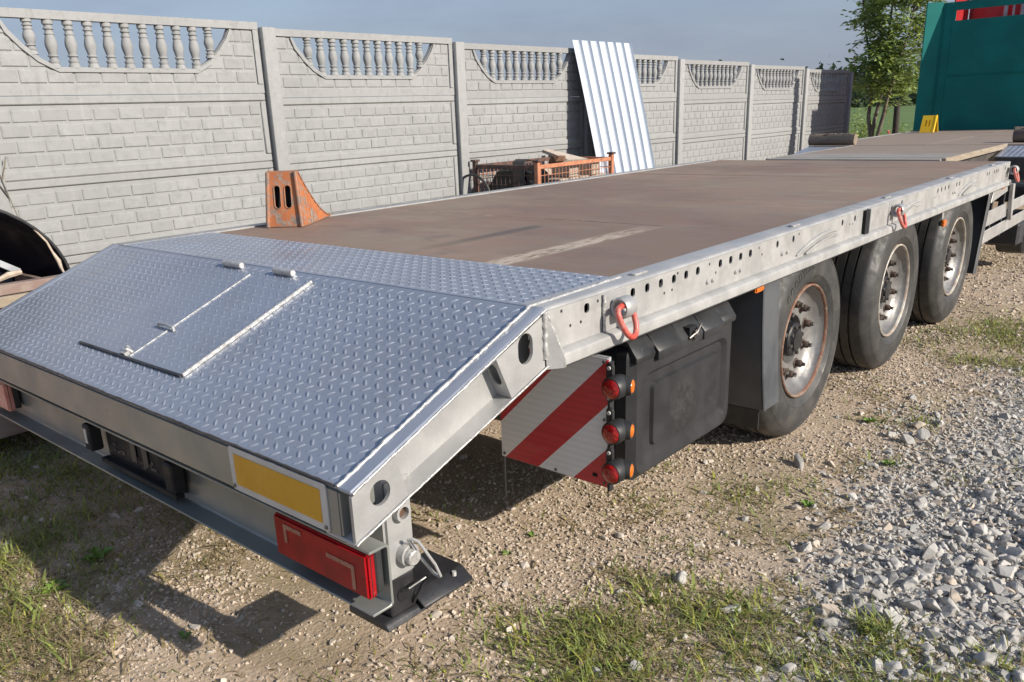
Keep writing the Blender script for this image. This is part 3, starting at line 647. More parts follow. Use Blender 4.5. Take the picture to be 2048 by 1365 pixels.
def bal_mesh():
    H = 0.285; pr = [(0.0, .027), (.006, .032), (.028, .032), (.034, .023), (.044, .023), (.050, .031), (.056, .031), (.062, .023), (.074, .023), (.080, .030), (.086, .030), (.091, .025), (.11, .031), (.135, .036), (.155, .036), (.18, .030), (.203, .024), (.208, .032), (.214, .032), (.220, .023), (.232, .023), (.238, .032), (.246, .032), (.255, .027), (.270, .034), (.285, .036)]
    pr = [(H - a, b) for a, b in reversed(pr)]
    m = MB(); m.lathe([(h, r) for h, r in pr], 'z', (0, 0, 0), 16); return m
BALM = None
bays = list(range(0, 7)) + [-1]
for i in bays:
    yr = Y0 + i * BAY; zt = ZT + DZ * i
    for j in range(4):
        base = (yr, zt - 0.5 * j); p = frame_panel(base, 'panel', j == 0)
        single = i >= 0 and j < 3
        rows = TROWS if j == 0 else ROWS
        for k, (r0, r1) in enumerate(rows):
            pitch = 0.1685; mort = 0.012
            u = 0.060; first = True; half = (k % 2 == 0)
            while u < ULEN - 0.05:
                w = (0.082 if half else 0.1565) if first else 0.1565
                u1 = min(u + w, ULEN - 0.03); first = False
                poly = None; skip = False
                if j == 0 and r0 < 0.34:
                    poly = [(0, 0), (u1 - u, 0), (u1 - u, r1 - r0), (0, r1 - r0)]   # local y from u1 downwards, z from r1 upwards
                    for sgn in (1, -1):
                        # cut by the rim line on this side, using three tangents of the curve
                        rel = min(max(0.5 * (r0 + r1), 0.055), 0.327); hw, sl_ = curve_at(rel)
                        # opening edge: |u-UC| = hw + sl*(r-rel);  keep the outside plus margin, or what lies under the flat sill
                    uc = 0.5 * (u + u1); side = 1 if uc > UC else -1
                    rel = min(max(r0 + 0.75 * (r1 - r0), 0.055), 0.327); hw, sl_ = curve_at(rel)
                    # in local coords: U = u1 - a, R = r1 - b ; keep side*(U-UC) - hw - sl*(R-rel) >= margin
                    mg = 0.036
                    nx = -side; ny = sl_; d = -(side * (u1 - UC) - hw - sl_ * (r1 - rel) - mg)
                    poly = clip(poly, nx, ny, d)
                    if len(poly) < 3: skip = True
                    else:
                        area = 0.5 * abs(sum(poly[q][0] * poly[(q + 1) % len(poly)][1] - poly[(q + 1) % len(poly)][0] * poly[q][1] for q in range(len(poly))))
                        if area < 0.0012: skip = True
                        elif abs(area - (u1 - u) * (r1 - r0)) < 1e-5: poly = None
                if not skip and u1 - u > 0.03: put_brick(p, base, u, u1, r0, r1, poly, single)
                u += w + mort
        if j == 0:
            for q in range(11):
                u = UC + 0.612 - q * 0.1224; off = wpos(p); hw, _ = 0, 0
                bot = 0.335
                for rr in np.linspace(0.06, 0.327, 40):
                    h_, s_ = curve_at(rr)
                    if h_ is not None and abs(u - UC) > h_ - 0.005: bot = rr + 0.012; break
                sc = (bot - 0.050) / 0.285
                loc = (XF - 0.030 - off.x, yr - u - off.y, zt - bot - off.z)
                if BALM is None: BALM = bal_mesh().build('baluster', 'concrete', p, loc=loc, local=True, smooth=50); BALM.scale = (1, 1, sc)
                else: inst(BALM, p, loc, scale=(1, 1, max(sc, 0.3)), name='baluster')
    # post at the right end of the bay
    m = MB(); yp = yr + 0.022; zp = zt + DZ + 0.004
    m.prism([(XF - 0.075, yp), (XF - 0.075, yp + 0.116), (XF + 0.026, yp + 0.116), (XF + 0.032, yp + 0.110), (XF + 0.032, yp + 0.004), (XF + 0.028, yp)], 'z', -0.2, zp)
    m.build('post', 'concrete_post', fence, bevel=0.004)
    m = MB(); m.box(XF - 0.06, XF - 0.006, yr - ULEN, yr, -0.25, zt - 2.004); m.build('plinth', 'concrete', fence)
s_ = stuff.build('brick_relief', 'concrete_brick', fence, smooth=0); s_['kind'] = 'stuff'

# ================================================================== TRAILER
H = 1.0158; HR = 0.7386; YK = 0.7022; YF = 6.53; WD = 2.55
tr = empty('flatbed_trailer', (-1.275, 2.7, 0)); tag(tr, 'silver low flatbed trailer with sloping tread-plate tail, brown deck and three axles', 'trailer')
SL = (H - HR) / YK; ANG = math.atan(SL)
nrm = Vector((0, -math.sin(ANG), math.cos(ANG))); dn = Vector((0, math.cos(ANG), math.sin(ANG)))
def ramp_pt(x, s, h=0.0): return Vector((x, 0, HR)) + dn * s + nrm * h      # s = distance up the slope
RL = math.hypot(YK, H - HR)

# deck boards ---------------------------------------------------------
def board(x0, x1, y0, y1, z1, mat='ply', t=0.027, nm='deck_board', bev=0.002):
    m = MB(); m.box(x0, x1, y0, y1, z1 - t, z1); return m.build(nm, mat, tr, bevel=bev)
ZB = H - 0.006
for (a, b, c, d) in [(-2.455, -0.574, 1.172, 2.298), (-0.570, -0.094, 1.172, 2.298), (-2.455, -1.262, 2.304, 4.952), (-1.2605, -0.094, 2.304, 4.952), (-2.455, -0.094, 4.974, 5.857), (-2.455, -0.094, 5.867, 6.62)]:
    board(a, b, c, d, ZB + random.uniform(-0.0012, 0.0012))
# tread plate (flat part and tail) ------------------------------------
m = MB(); m.box(-2.50, -0.048, YK + 0.004, 1.168, H - 0.012, H - 0.002); flat = m.build('tread_plate', 'tread', tr, bevel=0.0015)
m = MB(); a = ramp_pt(0, 0.0, -0.012); b = ramp_pt(0, 0.0, -0.002); c = ramp_pt(0, RL - 0.002, -0.002); d = ramp_pt(0, RL - 0.002, -0.012)
m.prism([(p.y, p.z) for p in (a, b, c, d)], 'x', -2.50, -0.048); ramp = m.build('tread_plate', 'tread', tr, bevel=0.0015)
tag(ramp, 'sloping tread plate of the tail'); tag(flat, 'flat strip of tread plate behind the deck')
# tear pattern: alternating tears at +-45 degrees on a 47 mm grid
def tear(L=0.033, w=0.0105, h=0.0032, n=6):
    v = []; f = []
    for i in range(n + 1):
        t = i / n; x = (t - 0.5) * L; ww = w * 0.5 * max(0.03, math.sin(math.pi * min(1, t * 0.92 + 0.05))) ** 0.8 * (1.15 - 0.35 * t); hh = h * min(1.0, 4.0 * t, 4.0 * (1 - t))
        v += [(x, -ww, 0), (x, -ww * 0.30, hh), (x, ww * 0.30, hh), (x, ww, 0)]
    for i in range(n):
        b = i * 4
        for k in range(3): f += [(b + k, b + k + 4, b + k + 5), (b + k, b + k + 5, b + k + 1)]
    return np.array(v), np.array(f)
TV, TF = tear()
def tears(fn_, x0, x1, s0, s1, parent, skip=None):
    V = []; F = []; base = 0; P = 0.047; xo = -0.106 + 0.0; so = 0.045
    i0 = int((x0 - xo) / P) - 1; i1 = int((x1 - xo) / P) + 2
    for i in range(i0, i1):
        for j in range(-2, int((s1 - so) / P) + 2):
            for kind in (0, 1):
                x = xo + i * P + (0.0235 if kind else 0); s = so + j * P + (0.0235 if kind else 0)
                if x < x0 + 0.016 or x > x1 - 0.016 or s < s0 + 0.014 or s > s1 - 0.014: continue
                if skip and skip(x, s): continue
                a = math.radians(45 if kind else 135); ca, sa = math.cos(a), math.sin(a)
                px = TV[:, 0] * ca - TV[:, 1] * sa + x; ps = TV[:, 0] * sa + TV[:, 1] * ca + s
                o0, e1, e2, e3 = fn_; V.append(o0[None] + px[:, None] * e1 + ps[:, None] * e2 + (TV[:, 2] - 0.0022)[:, None] * e3); F.append(TF + base); base += len(TV)
    V = np.concatenate(V) - np.array(wpos(parent)); o = np_mesh('tread_tear', V, np.concatenate(F), 'tread', parent=parent); o['kind'] = 'stuff'
e = lambda v: np.array(v)
HX0, HX1, HS0, HS1 = -1.69, -0.968, 0.155, 0.705
def onrib(x, s): return (abs(x - HX1) < 0.014 and HS0 - 0.01 < s < HS1) or (abs(s - HS0) < 0.012 and HX0 < x < HX1)
tears((e((0, 0, HR)), e((1, 0, 0)), e(dn), e(nrm)), -2.50, -0.048, 0.0, RL, ramp, onrib)
tears((e((0, YK, H)), e((1, 0, 0)), e((0, 1, 0)), e((0, 0, 1))), -2.50, -0.048, 0.004, 1.166 - YK, flat)
# hatch ribs, hinges, lever, latch
def slope_box(x0, x1, s0, s1, h0, h1, nm, mat, bev=0.001):
    m = MB(); c = (ramp_pt((x0 + x1) / 2, (s0 + s1) / 2, (h0 + h1) / 2)); m.obox(c, Vector(((x1 - x0) / 2, 0, 0)), dn * ((s1 - s0) / 2), nrm * ((h1 - h0) / 2)); return m.build(nm, mat, ramp, bevel=bev)
m = MB(); m.obox(ramp_pt((HX0 + HX1) / 2, (HS0 + HS1) / 2, -0.0018), Vector(((HX1 - HX0) / 2, 0, 0)), dn * ((HS1 - HS0) / 2), nrm * 0.001)
hatch = m.build('hatch_cover', 'tread', ramp, bevel=0.001)
slope_box(HX1 - 0.006, HX1 + 0.005, HS0, HS1, -0.002, 0.010, 'hatch_edge', 'weld', 0.002)
slope_box(HX0, HX1 - 0.007, HS0 - 0.007, HS0 + 0.002, -0.002, 0.007, 'hatch_edge', 'blacksteel', 0.001)  # black puts the shade of this rear-facing edge into its colour
slope_box(-1.332, -1.328, HS0 + 0.01, HS1 - 0.01, -0.001, 0.0028, 'hatch_seam', 'weld', 0.0008)
for xa, xb in ((-1.215, -1.10), (-1.55, -1.425)):
    m = MB(); m.cyl(ramp_pt(xa, 0.728, 0.008), ramp_pt(xb, 0.728, 0.008), 0.012, n=14); m.build('hinge', 'weld', ramp, bevel=0.002)
m = MB(); m.tube([ramp_pt(-1.405, 0.325, -0.002), ramp_pt(-1.40, 0.330, 0.010), ramp_pt(-1.35, 0.332, 0.014), ramp_pt(-1.30, 0.330, 0.010), ramp_pt(-1.295, 0.325, -0.002)], 0.0055, 8); m.build('handle', 'silver', ramp)
m = MB(); m.tube([ramp_pt(-1.385, 0.185, 0.0), ramp_pt(-1.375, 0.190, 0.014), ramp_pt(-1.36, 0.185, 0.004), ramp_pt(-1.352, 0.175, 0.016), ramp_pt(-1.345, 0.185, 0.0)], 0.006, 7); m.obox(ramp_pt(-1.363, 0.17, 0.006), Vector((0.016, 0, 0)), dn * 0.012, nrm * 0.006); m.build('latch', 'silver_old', ramp)
def bead(pts, r, nm, parent, mat='weld', step=0.012):
    P = []
    for a, b in zip(pts, pts[1:]):
        a, b = Vector(a), Vector(b); n = max(2, int((b - a).length / step))
        for k in range(n): P.append(a.lerp(b, k / n) + Vector((random.uniform(-1, 1), random.uniform(-1, 1), random.uniform(-1, 1))) * r * 0.25)
    P.append(Vector(pts[-1])); m = MB(); m.tube(P, [r * random.uniform(0.75, 1.25) for _ in P], 7); return m.build(nm, mat, parent, smooth=60)
# edge strips left and right of the tail, weld beads
for sgn, xa, xb in ((1, -0.047, 0.0), (-1, -2.55, -2.501)):
    m = MB(); q = [ramp_pt(0, -0.002, -0.012), ramp_pt(0, -0.002, 0.001), ramp_pt(0, RL, 0.001), Vector((0, YK + 0.02, H - 0.012))]
    m.prism([(p.y, p.z) for p in q], 'x', xa, xb); m.build('tail_edge', 'tread', tr, bevel=0.003)
bead([ramp_pt(-0.047, 0.0, 0.001), ramp_pt(-0.047, RL, 0.001), (-0.047, YK + 0.05, H), (-0.06, 1.165, H)], 0.0055, 'weld_bead', tr)
bead([ramp_pt(0.002, 0.0, -0.006), ramp_pt(0.002, RL, -0.006)], 0.0032, 'weld_bead', tr)
bead([ramp_pt(-2.5, 0.0, 0.0), ramp_pt(-0.06, 0.0, 0.0)], 0.0035, 'weld_bead', tr, 'brownsteel', 0.02)

# tail side: beam web, flange, end plates ---------------------------------
for X, sg in ((0.0, 1), (-WD, -1)):
    top = lambda y: HR + SL * y - 0.013
    bot = lambda y: 0.612 + (y - 0.0) * (0.868 - 0.612) / 0.755
    xi = X - sg * 0.010
    # rear end plate with round hole
    m = MB(); m.plate([(0.0, 0.612), (0.166, bot(0.166)), (0.135, top(0.135)), (0.0, top(0.0))], [circ(0.082, 0.706, 0.031)], 'x', X, xi); m.build('end_plate', 'silver', tr)
    # front plate with hole
    m = MB(); m.plate([(0.555, bot(0.555)), (0.700, bot(0.700)), (0.700, H - 0.013), (0.690, top(0.690)), (0.498, top(0.498))], [rrect(0.618, 0.921, 0.062, 0.085, 0.030, 6)], 'x', X, xi); m.build('side_plate', 'silver', tr)
    # recessed web and lower flange between
    xw = X - sg * 0.055
    m = MB(); m.prism([(0.01, 0.606), (0.70, bot(0.70) - 0.004), (0.70, top(0.7)), (0.01, top(0.01))], 'x', xw, xw - sg * 0.008); m.build('beam_web', 'silver', tr)
    m = MB(); q0 = Vector((0, 0.168, bot(0.168))); 
    m.prism([(0.0, 0.610), (0.757, 0.866), (0.757, 0.857), (0.0, 0.601)], 'x', X + sg * 0.002, X - sg * 0.11); m.build('beam_flange', 'silver', tr, bevel=0.002)
    zt_, zb_ = top(0.498), bot(0.555); zc_ = (zt_ + zb_) / 2 + 0.008
    m = MB(); m.plate([(X - sg * 0.0105, zb_), (X - sg * 0.0545, zb_), (X - sg * 0.0545, zt_), (X - sg * 0.0105, zt_)], [rrect(X - sg * 0.031, zc_, 0.030, 0.066, 0.0149, 6)], 'y', 0.0, 0.006)
    m.v = [(p[0], 0.500 + p[1] + (zt_ - p[2]) * 0.057 / (zt_ - zb_), p[2]) for p in m.v]; m.build('gusset', 'silver', tr)
bead([(0.003, 0.700, 0.872), (0.003, 0.700, H - 0.015)], 0.0075, 'weld_bead', tr, step=0.008)
bead([(0.002, 0.0, 0.606), (0.002, 0.75, 0.862)], 0.003, 'weld_bead', tr)

# rear beam --------------------------------------------------------------
m = MB(); m.prism([(0.0, 0.612), (0.0, HR - 0.014), (0.012, HR - 0.012), (0.012, 0.612)], 'x', -2.50, -0.052); rb = m.build('rear_beam', 'beam', tr)
m = MB(); m.box(-0.051, -0.044, 0.002, 0.10, 0.614, HR - 0.016); m.build('beam_end', 'beam', tr)
m = MB()
m.prism([(0.030, 0.575), (0.084, 0.575), (0.092, 0.567), (0.092, 0.413), (0.084, 0.405), (0.026, 0.405), (0.026, 0.412), (0.080, 0.412), (0.085, 0.417), (0.085, 0.563), (0.080, 0.568), (0.030, 0.568)], 'x', -2.56, 0.004)
ch = m.build('lamp_channel', 'beam', tr, bevel=0.0015)
m = MB(); m.box(-2.5, -0.055, 0.013, 0.10, 0.604, 0.611); m.box(-2.5, -0.055, 0.060, 0.066, 0.576, 0.6035); m.build('beam_bottom', 'beam', tr)
# yellow reflective plate
m = MB(); m.prism(rrect(-0.292, 0.672, 0.405, 0.122, 0.008), 'y', -0.004, -0.0005); yp_ = m.build('reflector_plate', 'white_plate', tr)
m = MB(); m.box(-0.472, -0.112, -0.0055, -0.0042, 0.630, 0.716); m.build('yellow_field', 'yel_reflect', yp_)
for xx in (-0.485, -0.10): m = MB(); m.cyl((xx, -0.0068, 0.622), (xx, -0.004, 0.622), 0.0055, n=10); m.build('rivet', 'stud', yp_)
# tail lamps
for (x0, x1, mt) in ((-0.372, -0.003, 'taillens'), (-2.56, -2.235, 'taillens_pale')):
    m = MB(); m.box(x0 + 0.002, x1 - 0.002, 0.053, 0.076, 0.452, 0.563); lp = m.build('tail_lamp', 'black', tr, bevel=0.004)
    m = MB(); m.box(x0, x1, 0.024, 0.0525, 0.447, 0.566); m.build('lens', mt, lp, bevel=0.006, seg=2)
    m = MB(); m.box(x1 - 0.001, x1 + 0.0005, 0.036, 0.038, 0.452, 0.561); m.build('seam', 'dark', lp)
    if mt == 'taillens':
        for a, b, c, d in ((x0 + 0.045, x0 + 0.057, 0.497, 0.549), (x0 + 0.0572, x0 + 0.120, 0.537, 0.549), (x1 - 0.057, x1 - 0.045, 0.462, 0.527), (x1 - 0.150, x1 - 0.0572, 0.515, 0.527)):
            m = MB(); m.box(a, b, 0.0222, 0.0236, c, d); m.build('lens_mark', 'lens_mark', lp)
# number plate holder
m = MB(); m.box(-1.44, -0.93, 0.070, 0.0845, 0.440, 0.562); ph = m.build('number_plate_holder', 'plate_black', tr, bevel=0.003)
m = MB(); m.box(-1.44, -0.93, 0.040, 0.0695, 0.428, 0.446); m.build('plate_ledge', 'plate_black', ph, bevel=0.003)
for k in range(22):
    xx = random.uniform(-1.42, -0.97); zz = random.uniform(0.455, 0.55); m = MB(); m.box(xx, xx + random.uniform(0.01, 0.045), 0.0665, 0.0698, zz, zz + random.uniform(0.004, 0.012)); m.build('plate_rib', 'brownsteel', ph)
for xx in (-1.25, -1.17):
    m = MB(); m.box(xx, xx + 0.035, 0.063, 0.0662, 0.470, 0.545); m.build('plate_clip', 'brownsteel', ph, bevel=0.002)
for xx in (-1.505, -0.945):
    m = MB(); m.box(xx, xx + 0.050, 0.020, 0.064, 0.466, 0.562); l_ = m.build('plate_lamp', 'plate_black', ph, bevel=0.005)
    if xx < -1.2: m = MB(); m.box(xx + 0.014, xx + 0.032, 0.0178, 0.0198, 0.494, 0.548); m.build('sticker', 'white_plate', l_)

# support leg --------------------------------------------------------------
m = MB(); m.box(-0.135, -0.052, 0.128, 0.222, 0.425, 0.70); leg = m.build('support_leg', 'silver', tr, bevel=0.008, seg=2)
m = MB(); m.lathe([(-0.052, 0.016), (-0.034, 0.016), (-0.034, 0.023), (-0.052, 0.023)], 'x', (0, 0.178, 0.605), 20, closed=True); m.build('pin_sleeve', 'silver', leg)
m = MB(); m.cyl((-0.06, 0.178, 0.605), (-0.048, 0.178, 0.605), 0.016, n=16); m.build('sleeve_bore', 'rust', leg)
m = MB(); m.lathe([(-0.052, 0.021), (-0.030, 0.021), (-0.030, 0.029), (-0.052, 0.029)], 'x', (0, 0.184, 0.488), 22, closed=True); m.build('pin_sleeve', 'silver', leg)
m = MB(); m.cyl((-0.06, 0.184, 0.488), (-0.012, 0.184, 0.485), 0.0205, n=18); m.build('locking_pin', 'weld', leg, bevel=0.003)
m = MB(); m.tube([(-0.026, 0.176, 0.535), (-0.016, 0.182, 0.538), (-0.004, 0.190, 0.532), (0.010, 0.228, 0.455), (0.014, 0.240, 0.418), (0.006, 0.243, 0.412), (-0.010, 0.238, 0.420), (-0.022, 0.205, 0.480), (-0.027, 0.182, 0.528)], 0.0042, 8, closed=True); m.build('pin_ring', 'silver', leg)
m = MB(); m.box(-0.128, -0.059, 0.134, 0.216, 0.320, 0.424); il = m.build('inner_leg', 'blacksteel', leg, bevel=0.004)
m = MB(); m.cyl((-0.0585, 0.176, 0.372), (-0.0565, 0.176, 0.372), 0.021, n=18); m.build('pin_hole', 'dark', il)
m = MB(); m.tube([(-0.055, 0.168, 0.385), (-0.04, 0.178, 0.392), (-0.03, 0.235, 0.405), (-0.034, 0.226, 0.39), (-0.05, 0.206, 0.345), (-0.054, 0.204, 0.335)], 0.0042, 8); m.build('wire_clip', 'blacksteel', il)
m = MB(); m.prism([(-0.20, 0.318), (-0.062, 0.318), (-0.050, 0.306), (-0.045, 0.296), (-0.20, 0.296)], 'y', 0.105, 0.265); ft = m.build('foot_plate', 'blacksteel', leg, bevel=0.004)
m = MB(); m.prism([(-0.205, 0.345), (-0.075, 0.345), (-0.034, 0.318), (-0.034, 0.309), (-0.079, 0.336), (-0.205, 0.336)], 'y', 0.222, 0.405); m.build('foot_wing', 'blacksteel', leg, bevel=0.002)
m = MB(); m.cyl((-0.06, 0.36, 0.335), (-0.06, 0.36, 0.3475), 0.006, n=8); m.build('rivet', 'white_plate', leg)

# right and left side rails with real holes -------------------------------------------
holes = []
for yy in (0.906, 1.153, 1.238, 1.322, 1.406, 1.488, 1.570, 1.738, 1.820, 1.902, 1.985, 2.233, 2.393, 2.959, 3.125, 3.43, 3.50, 3.575, 3.85, 4.55, 4.63, 4.71, 4.79, 4.98, 5.05, 5.80, 5.86, 6.02, 6.08, 6.14, 6.38): holes.append(rrect(yy, 0.975, 0.026 if yy < 2.1 else 0.022, 0.029, 0.010, 3))
for yy, zz in ((0.784, 0.990), (0.825, 0.940), (0.876, 0.940), (0.962, 0.985), (1.105, 0.988), (1.345, 0.938), (1.395, 0.940), (1.43, 0.990), (1.655, 0.985), (1.705, 0.947), (2.06, 0.985), (2.09, 0.955), (2.45, 0.988), (3.06, 0.955), (3.10, 0.952), (4.50, 0.94), (4.60, 0.935), (5.9, 0.94)): holes.append(circ(yy, zz, 0.0055, 8))
for X, sg in ((0.0, 1), (-WD, -1)):
    rail = empty('side_rail', (X, 3.6, 0.94), parent=tr); rail.location = (X - wpos(tr).x, 3.6 - wpos(tr).y, 0.94); WPOS[rail.name] = Vector((X, 3.6, 0.94))
    m = MB(); m.plate([(YK + 0.004, 0.884), (YF, 0.884), (YF, H - 0.012), (YK + 0.004, H - 0.012)], holes, 'x', X - sg * 0.004, X - sg * 0.010); m.build('rail_web', 'silver_old', rail, smooth=20)
    # top flange with rounded outer edge
    p = [(X - sg * 0.093, H), (X - sg * 0.012, H), (X - sg * 0.004, H - 0.004), (X - sg * 0.001, H - 0.012), (X - sg * 0.012, H - 0.012), (X - sg * 0.093, H - 0.009)]
    m = MB(); m.prism(p, 'y', YK + 0.006, YF); m.build('top_flange', 'silver_old' if sg < 0 else 'silver', rail, bevel=0.002)
    # lower lip that steps outwards
    p = [(X - sg * 0.004, 0.888), (X + sg * 0.022, 0.880), (X + sg * 0.027, 0.874), (X + sg * 0.027, 0.842), (X + sg * 0.019, 0.842), (X + sg * 0.019, 0.872), (X - sg * 0.012, 0.881)]
    m = MB(); m.prism(p, 'y', YK + 0.05, YF - 0.02); m.build('lower_lip', 'silver_old', rail, bevel=0.003)
    m = MB(); m.prism([(X - sg * 0.09, 0.842), (X + sg * 0.018, 0.842), (X + sg * 0.018, 0.836), (X - sg * 0.09, 0.836)], 'y', YK + 0.06, YF - 0.02); m.build('bottom_flange', 'chassis', rail)
    m = MB(); m.box(X - sg * 0.090 if sg > 0 else X - sg * 0.004, X - sg * 0.004 if sg > 0 else X - sg * 0.090, YF + 0.0005, YF + 0.010, 0.842, H - 0.002); m.build('rail_end', 'silver_old', rail, bevel=0.002)
    # triangular end gusset
    m = MB(); m.add([(X, 0.706, H - 0.012), (X, 0.706, 0.872), (X + sg * 0.034, 0.748, 0.866), (X, 0.714, H - 0.012), (X, 0.760, 0.872), (X + sg * 0.030, 0.757, 0.840), (X + sg * 0.030, 0.748, 0.840), (X, 0.708, 0.840)], [(0, 1, 2), (0, 2, 3), (3, 2, 4), (1, 7, 6, 2), (2, 6, 5), (2, 5, 4)]); m.build('end_gusset', 'silver', rail)
    if sg > 0:
        bead([(X + 0.001, 0.712, H - 0.016), (X + 0.031, 0.750, 0.868), (X + 0.030, 0.752, 0.842)], 0.0035, 'weld_bead', rail, step=0.007)
        for yc in (1.246, 2.486, 3.70, 4.95, 6.1):
            m = MB(); m.prism(rrect(X - 0.040, yc, 0.030, 0.085, 0.0145, 5), 'z', H + 0.0005, H + 0.007); m.build('stake_pocket', 'weld', rail, bevel=0.003, seg=2)
        # pressed wheel-arch ripples in the web
        for yc in (2.66, 3.96, 5.28):
            pts = [(X + 0.000, yc - 0.23 + 0.46 * k / 16, 0.893 + 0.062 * math.sin(math.pi * min(1, (k / 16) * 0.62 + 0.02)) ** 0.8) for k in range(17)]
            m = MB(); m.tube(pts, [0.004 + 0.006 * math.sin(math.pi * k / 16) for k in range(17)], 8); m.build('arch_ripple', 'silver_old', rail, smooth=60)
            pts2 = [(X + 0.004, p_[1] + 0.03, p_[2] - 0.022) for p_ in pts[2:-1]]
            m = MB(); m.tube(pts2, 0.005, 8); m.build('arch_ripple', 'silver_old', rail, smooth=60)
        # lashing rings: plate, eye collar and red shackle
        for yc in (1.045, 3.672, 6.487):
            if yc < 6:
                m = MB(); m.box(X - 0.003, X + 0.004, yc - 0.058, yc + 0.062, 0.886, 1.000); pl = m.build('lashing_plate', 'silver', rail, bevel=0.002)
                bead([(X + 0.003, yc - 0.060, 0.888), (X + 0.003, yc - 0.060, 1.0)], 0.005, 'weld_bead', pl, step=0.008)
            else: pl = rail
            m = MB(); m.lathe([(-0.020, 0.0200), (0.020, 0.0200), (0.026, 0.024), (0.028, 0.029), (0.022, 0.0335), (-0.022, 0.0335), (-0.028, 0.029), (-0.026, 0.024)], 'y', (X + 0.034, yc, 0.955), 26, closed=True); m.build('lashing_eye', 'silver', pl, smooth=50)
            m = MB(); q = []
            cx = X + 0.046; 
            # shackle bow hanging through the eye, tilted outwards
            loop = [(-0.050, 0.016), (-0.020, 0.024), (0.020, 0.022), (0.048, 0.004), (0.054, -0.025), (0.051, -0.058), (0.032, -0.083), (0.004, -0.091), (-0.022, -0.078), (-0.042, -0.046), (-0.053, -0.010)]
            for a_, b_ in loop: q.append((cx + 0.030 * (0.02 - b_) / 0.11 + 0.55 * a_ * 0.0, yc - 0.020 + a_ * 0.74, 0.946 + b_ * 0.84))
            # smooth the loop
            sm = []
            for k in range(len(q)):
                a, b = Vector(q[k]), Vector(q[(k + 1) % len(q)]); sm += [a, a.lerp(b, 0.5)]
            sm = [(sm[k - 1] + sm[k] * 2 + sm[(k + 1) % len(sm)]) / 4 for k in range(len(sm))]
            m.tube(sm, 0.0090, 12, closed=True); s_ = m.build('shackle', 'shackle', pl, smooth=60); s_['label'] = 'red D-shaped lashing shackle'
        # folded post socket plate
        m = MB(); m.box(X - 0.003, X + 0.018, 3.285, 3.297, 0.880, 1.004); m.box(X - 0.003, X + 0.003, 3.298, 3.62, 0.886, 1.0); m.build('socket_plate', 'silver_old', rail, bevel=0.002)
        m = MB(); m.box(X - 0.003, X + 0.012, 3.235, 3.284, 0.884, 1.0); m.build('socket_recess', 'dark', rail)
        for yy in (1.64, 1.68, 1.86, 1.90, 2.28, 2.33, 4.9, 4.95): m = MB(); m.cyl((X - 0.005, yy, 0.925 if yy < 2.0 else 0.93), (X + 0.004, yy, 0.925 if yy < 2.0 else 0.93), 0.010, 0.008, 10); m.build('rivet', 'silver_old', rail, bevel=0.001)

# underbody -----------------------------------------------------------------------
for xc in (-0.72, -1.83):
    m = MB(); m.box(xc - 0.07, xc + 0.07, 0.75, 12.9, 0.955, 0.972); m.box(xc - 0.07, xc + 0.07, 0.95, 12.9, 0.58, 0.597); m.box(xc - 0.006, xc + 0.006, 0.80, 12.9, 0.598, 0.954); m.build('chassis_beam', 'chassis', tr)
for yc in np.arange(0.85, 6.5, 0.62):
    m = MB(); m.box(-2.45, -0.10, yc - 0.03, yc + 0.03, 0.900, 0.954); m.build('cross_member', 'chassis', tr)
m = MB(); m.cyl((-0.62, 1.08, 0.80), (-0.12, 1.08, 0.80), 0.07, n=20); m.build('air_tank', 'chassis', tr, bevel=0.01)
m = MB(); m.cyl((-0.45, 1.30, 0.845), (-0.06, 1.15, 0.83), 0.030, n=12); m.build('tube', 'brownsteel', tr)
m = MB(); m.box(-0.60, -0.30, 1.03, 1.12, 0.55, 0.78); m.box(-0.62, -0.60, 0.9, 2.2, 0.45, 0.85); m.build('bracket_plate', 'chassis', tr)

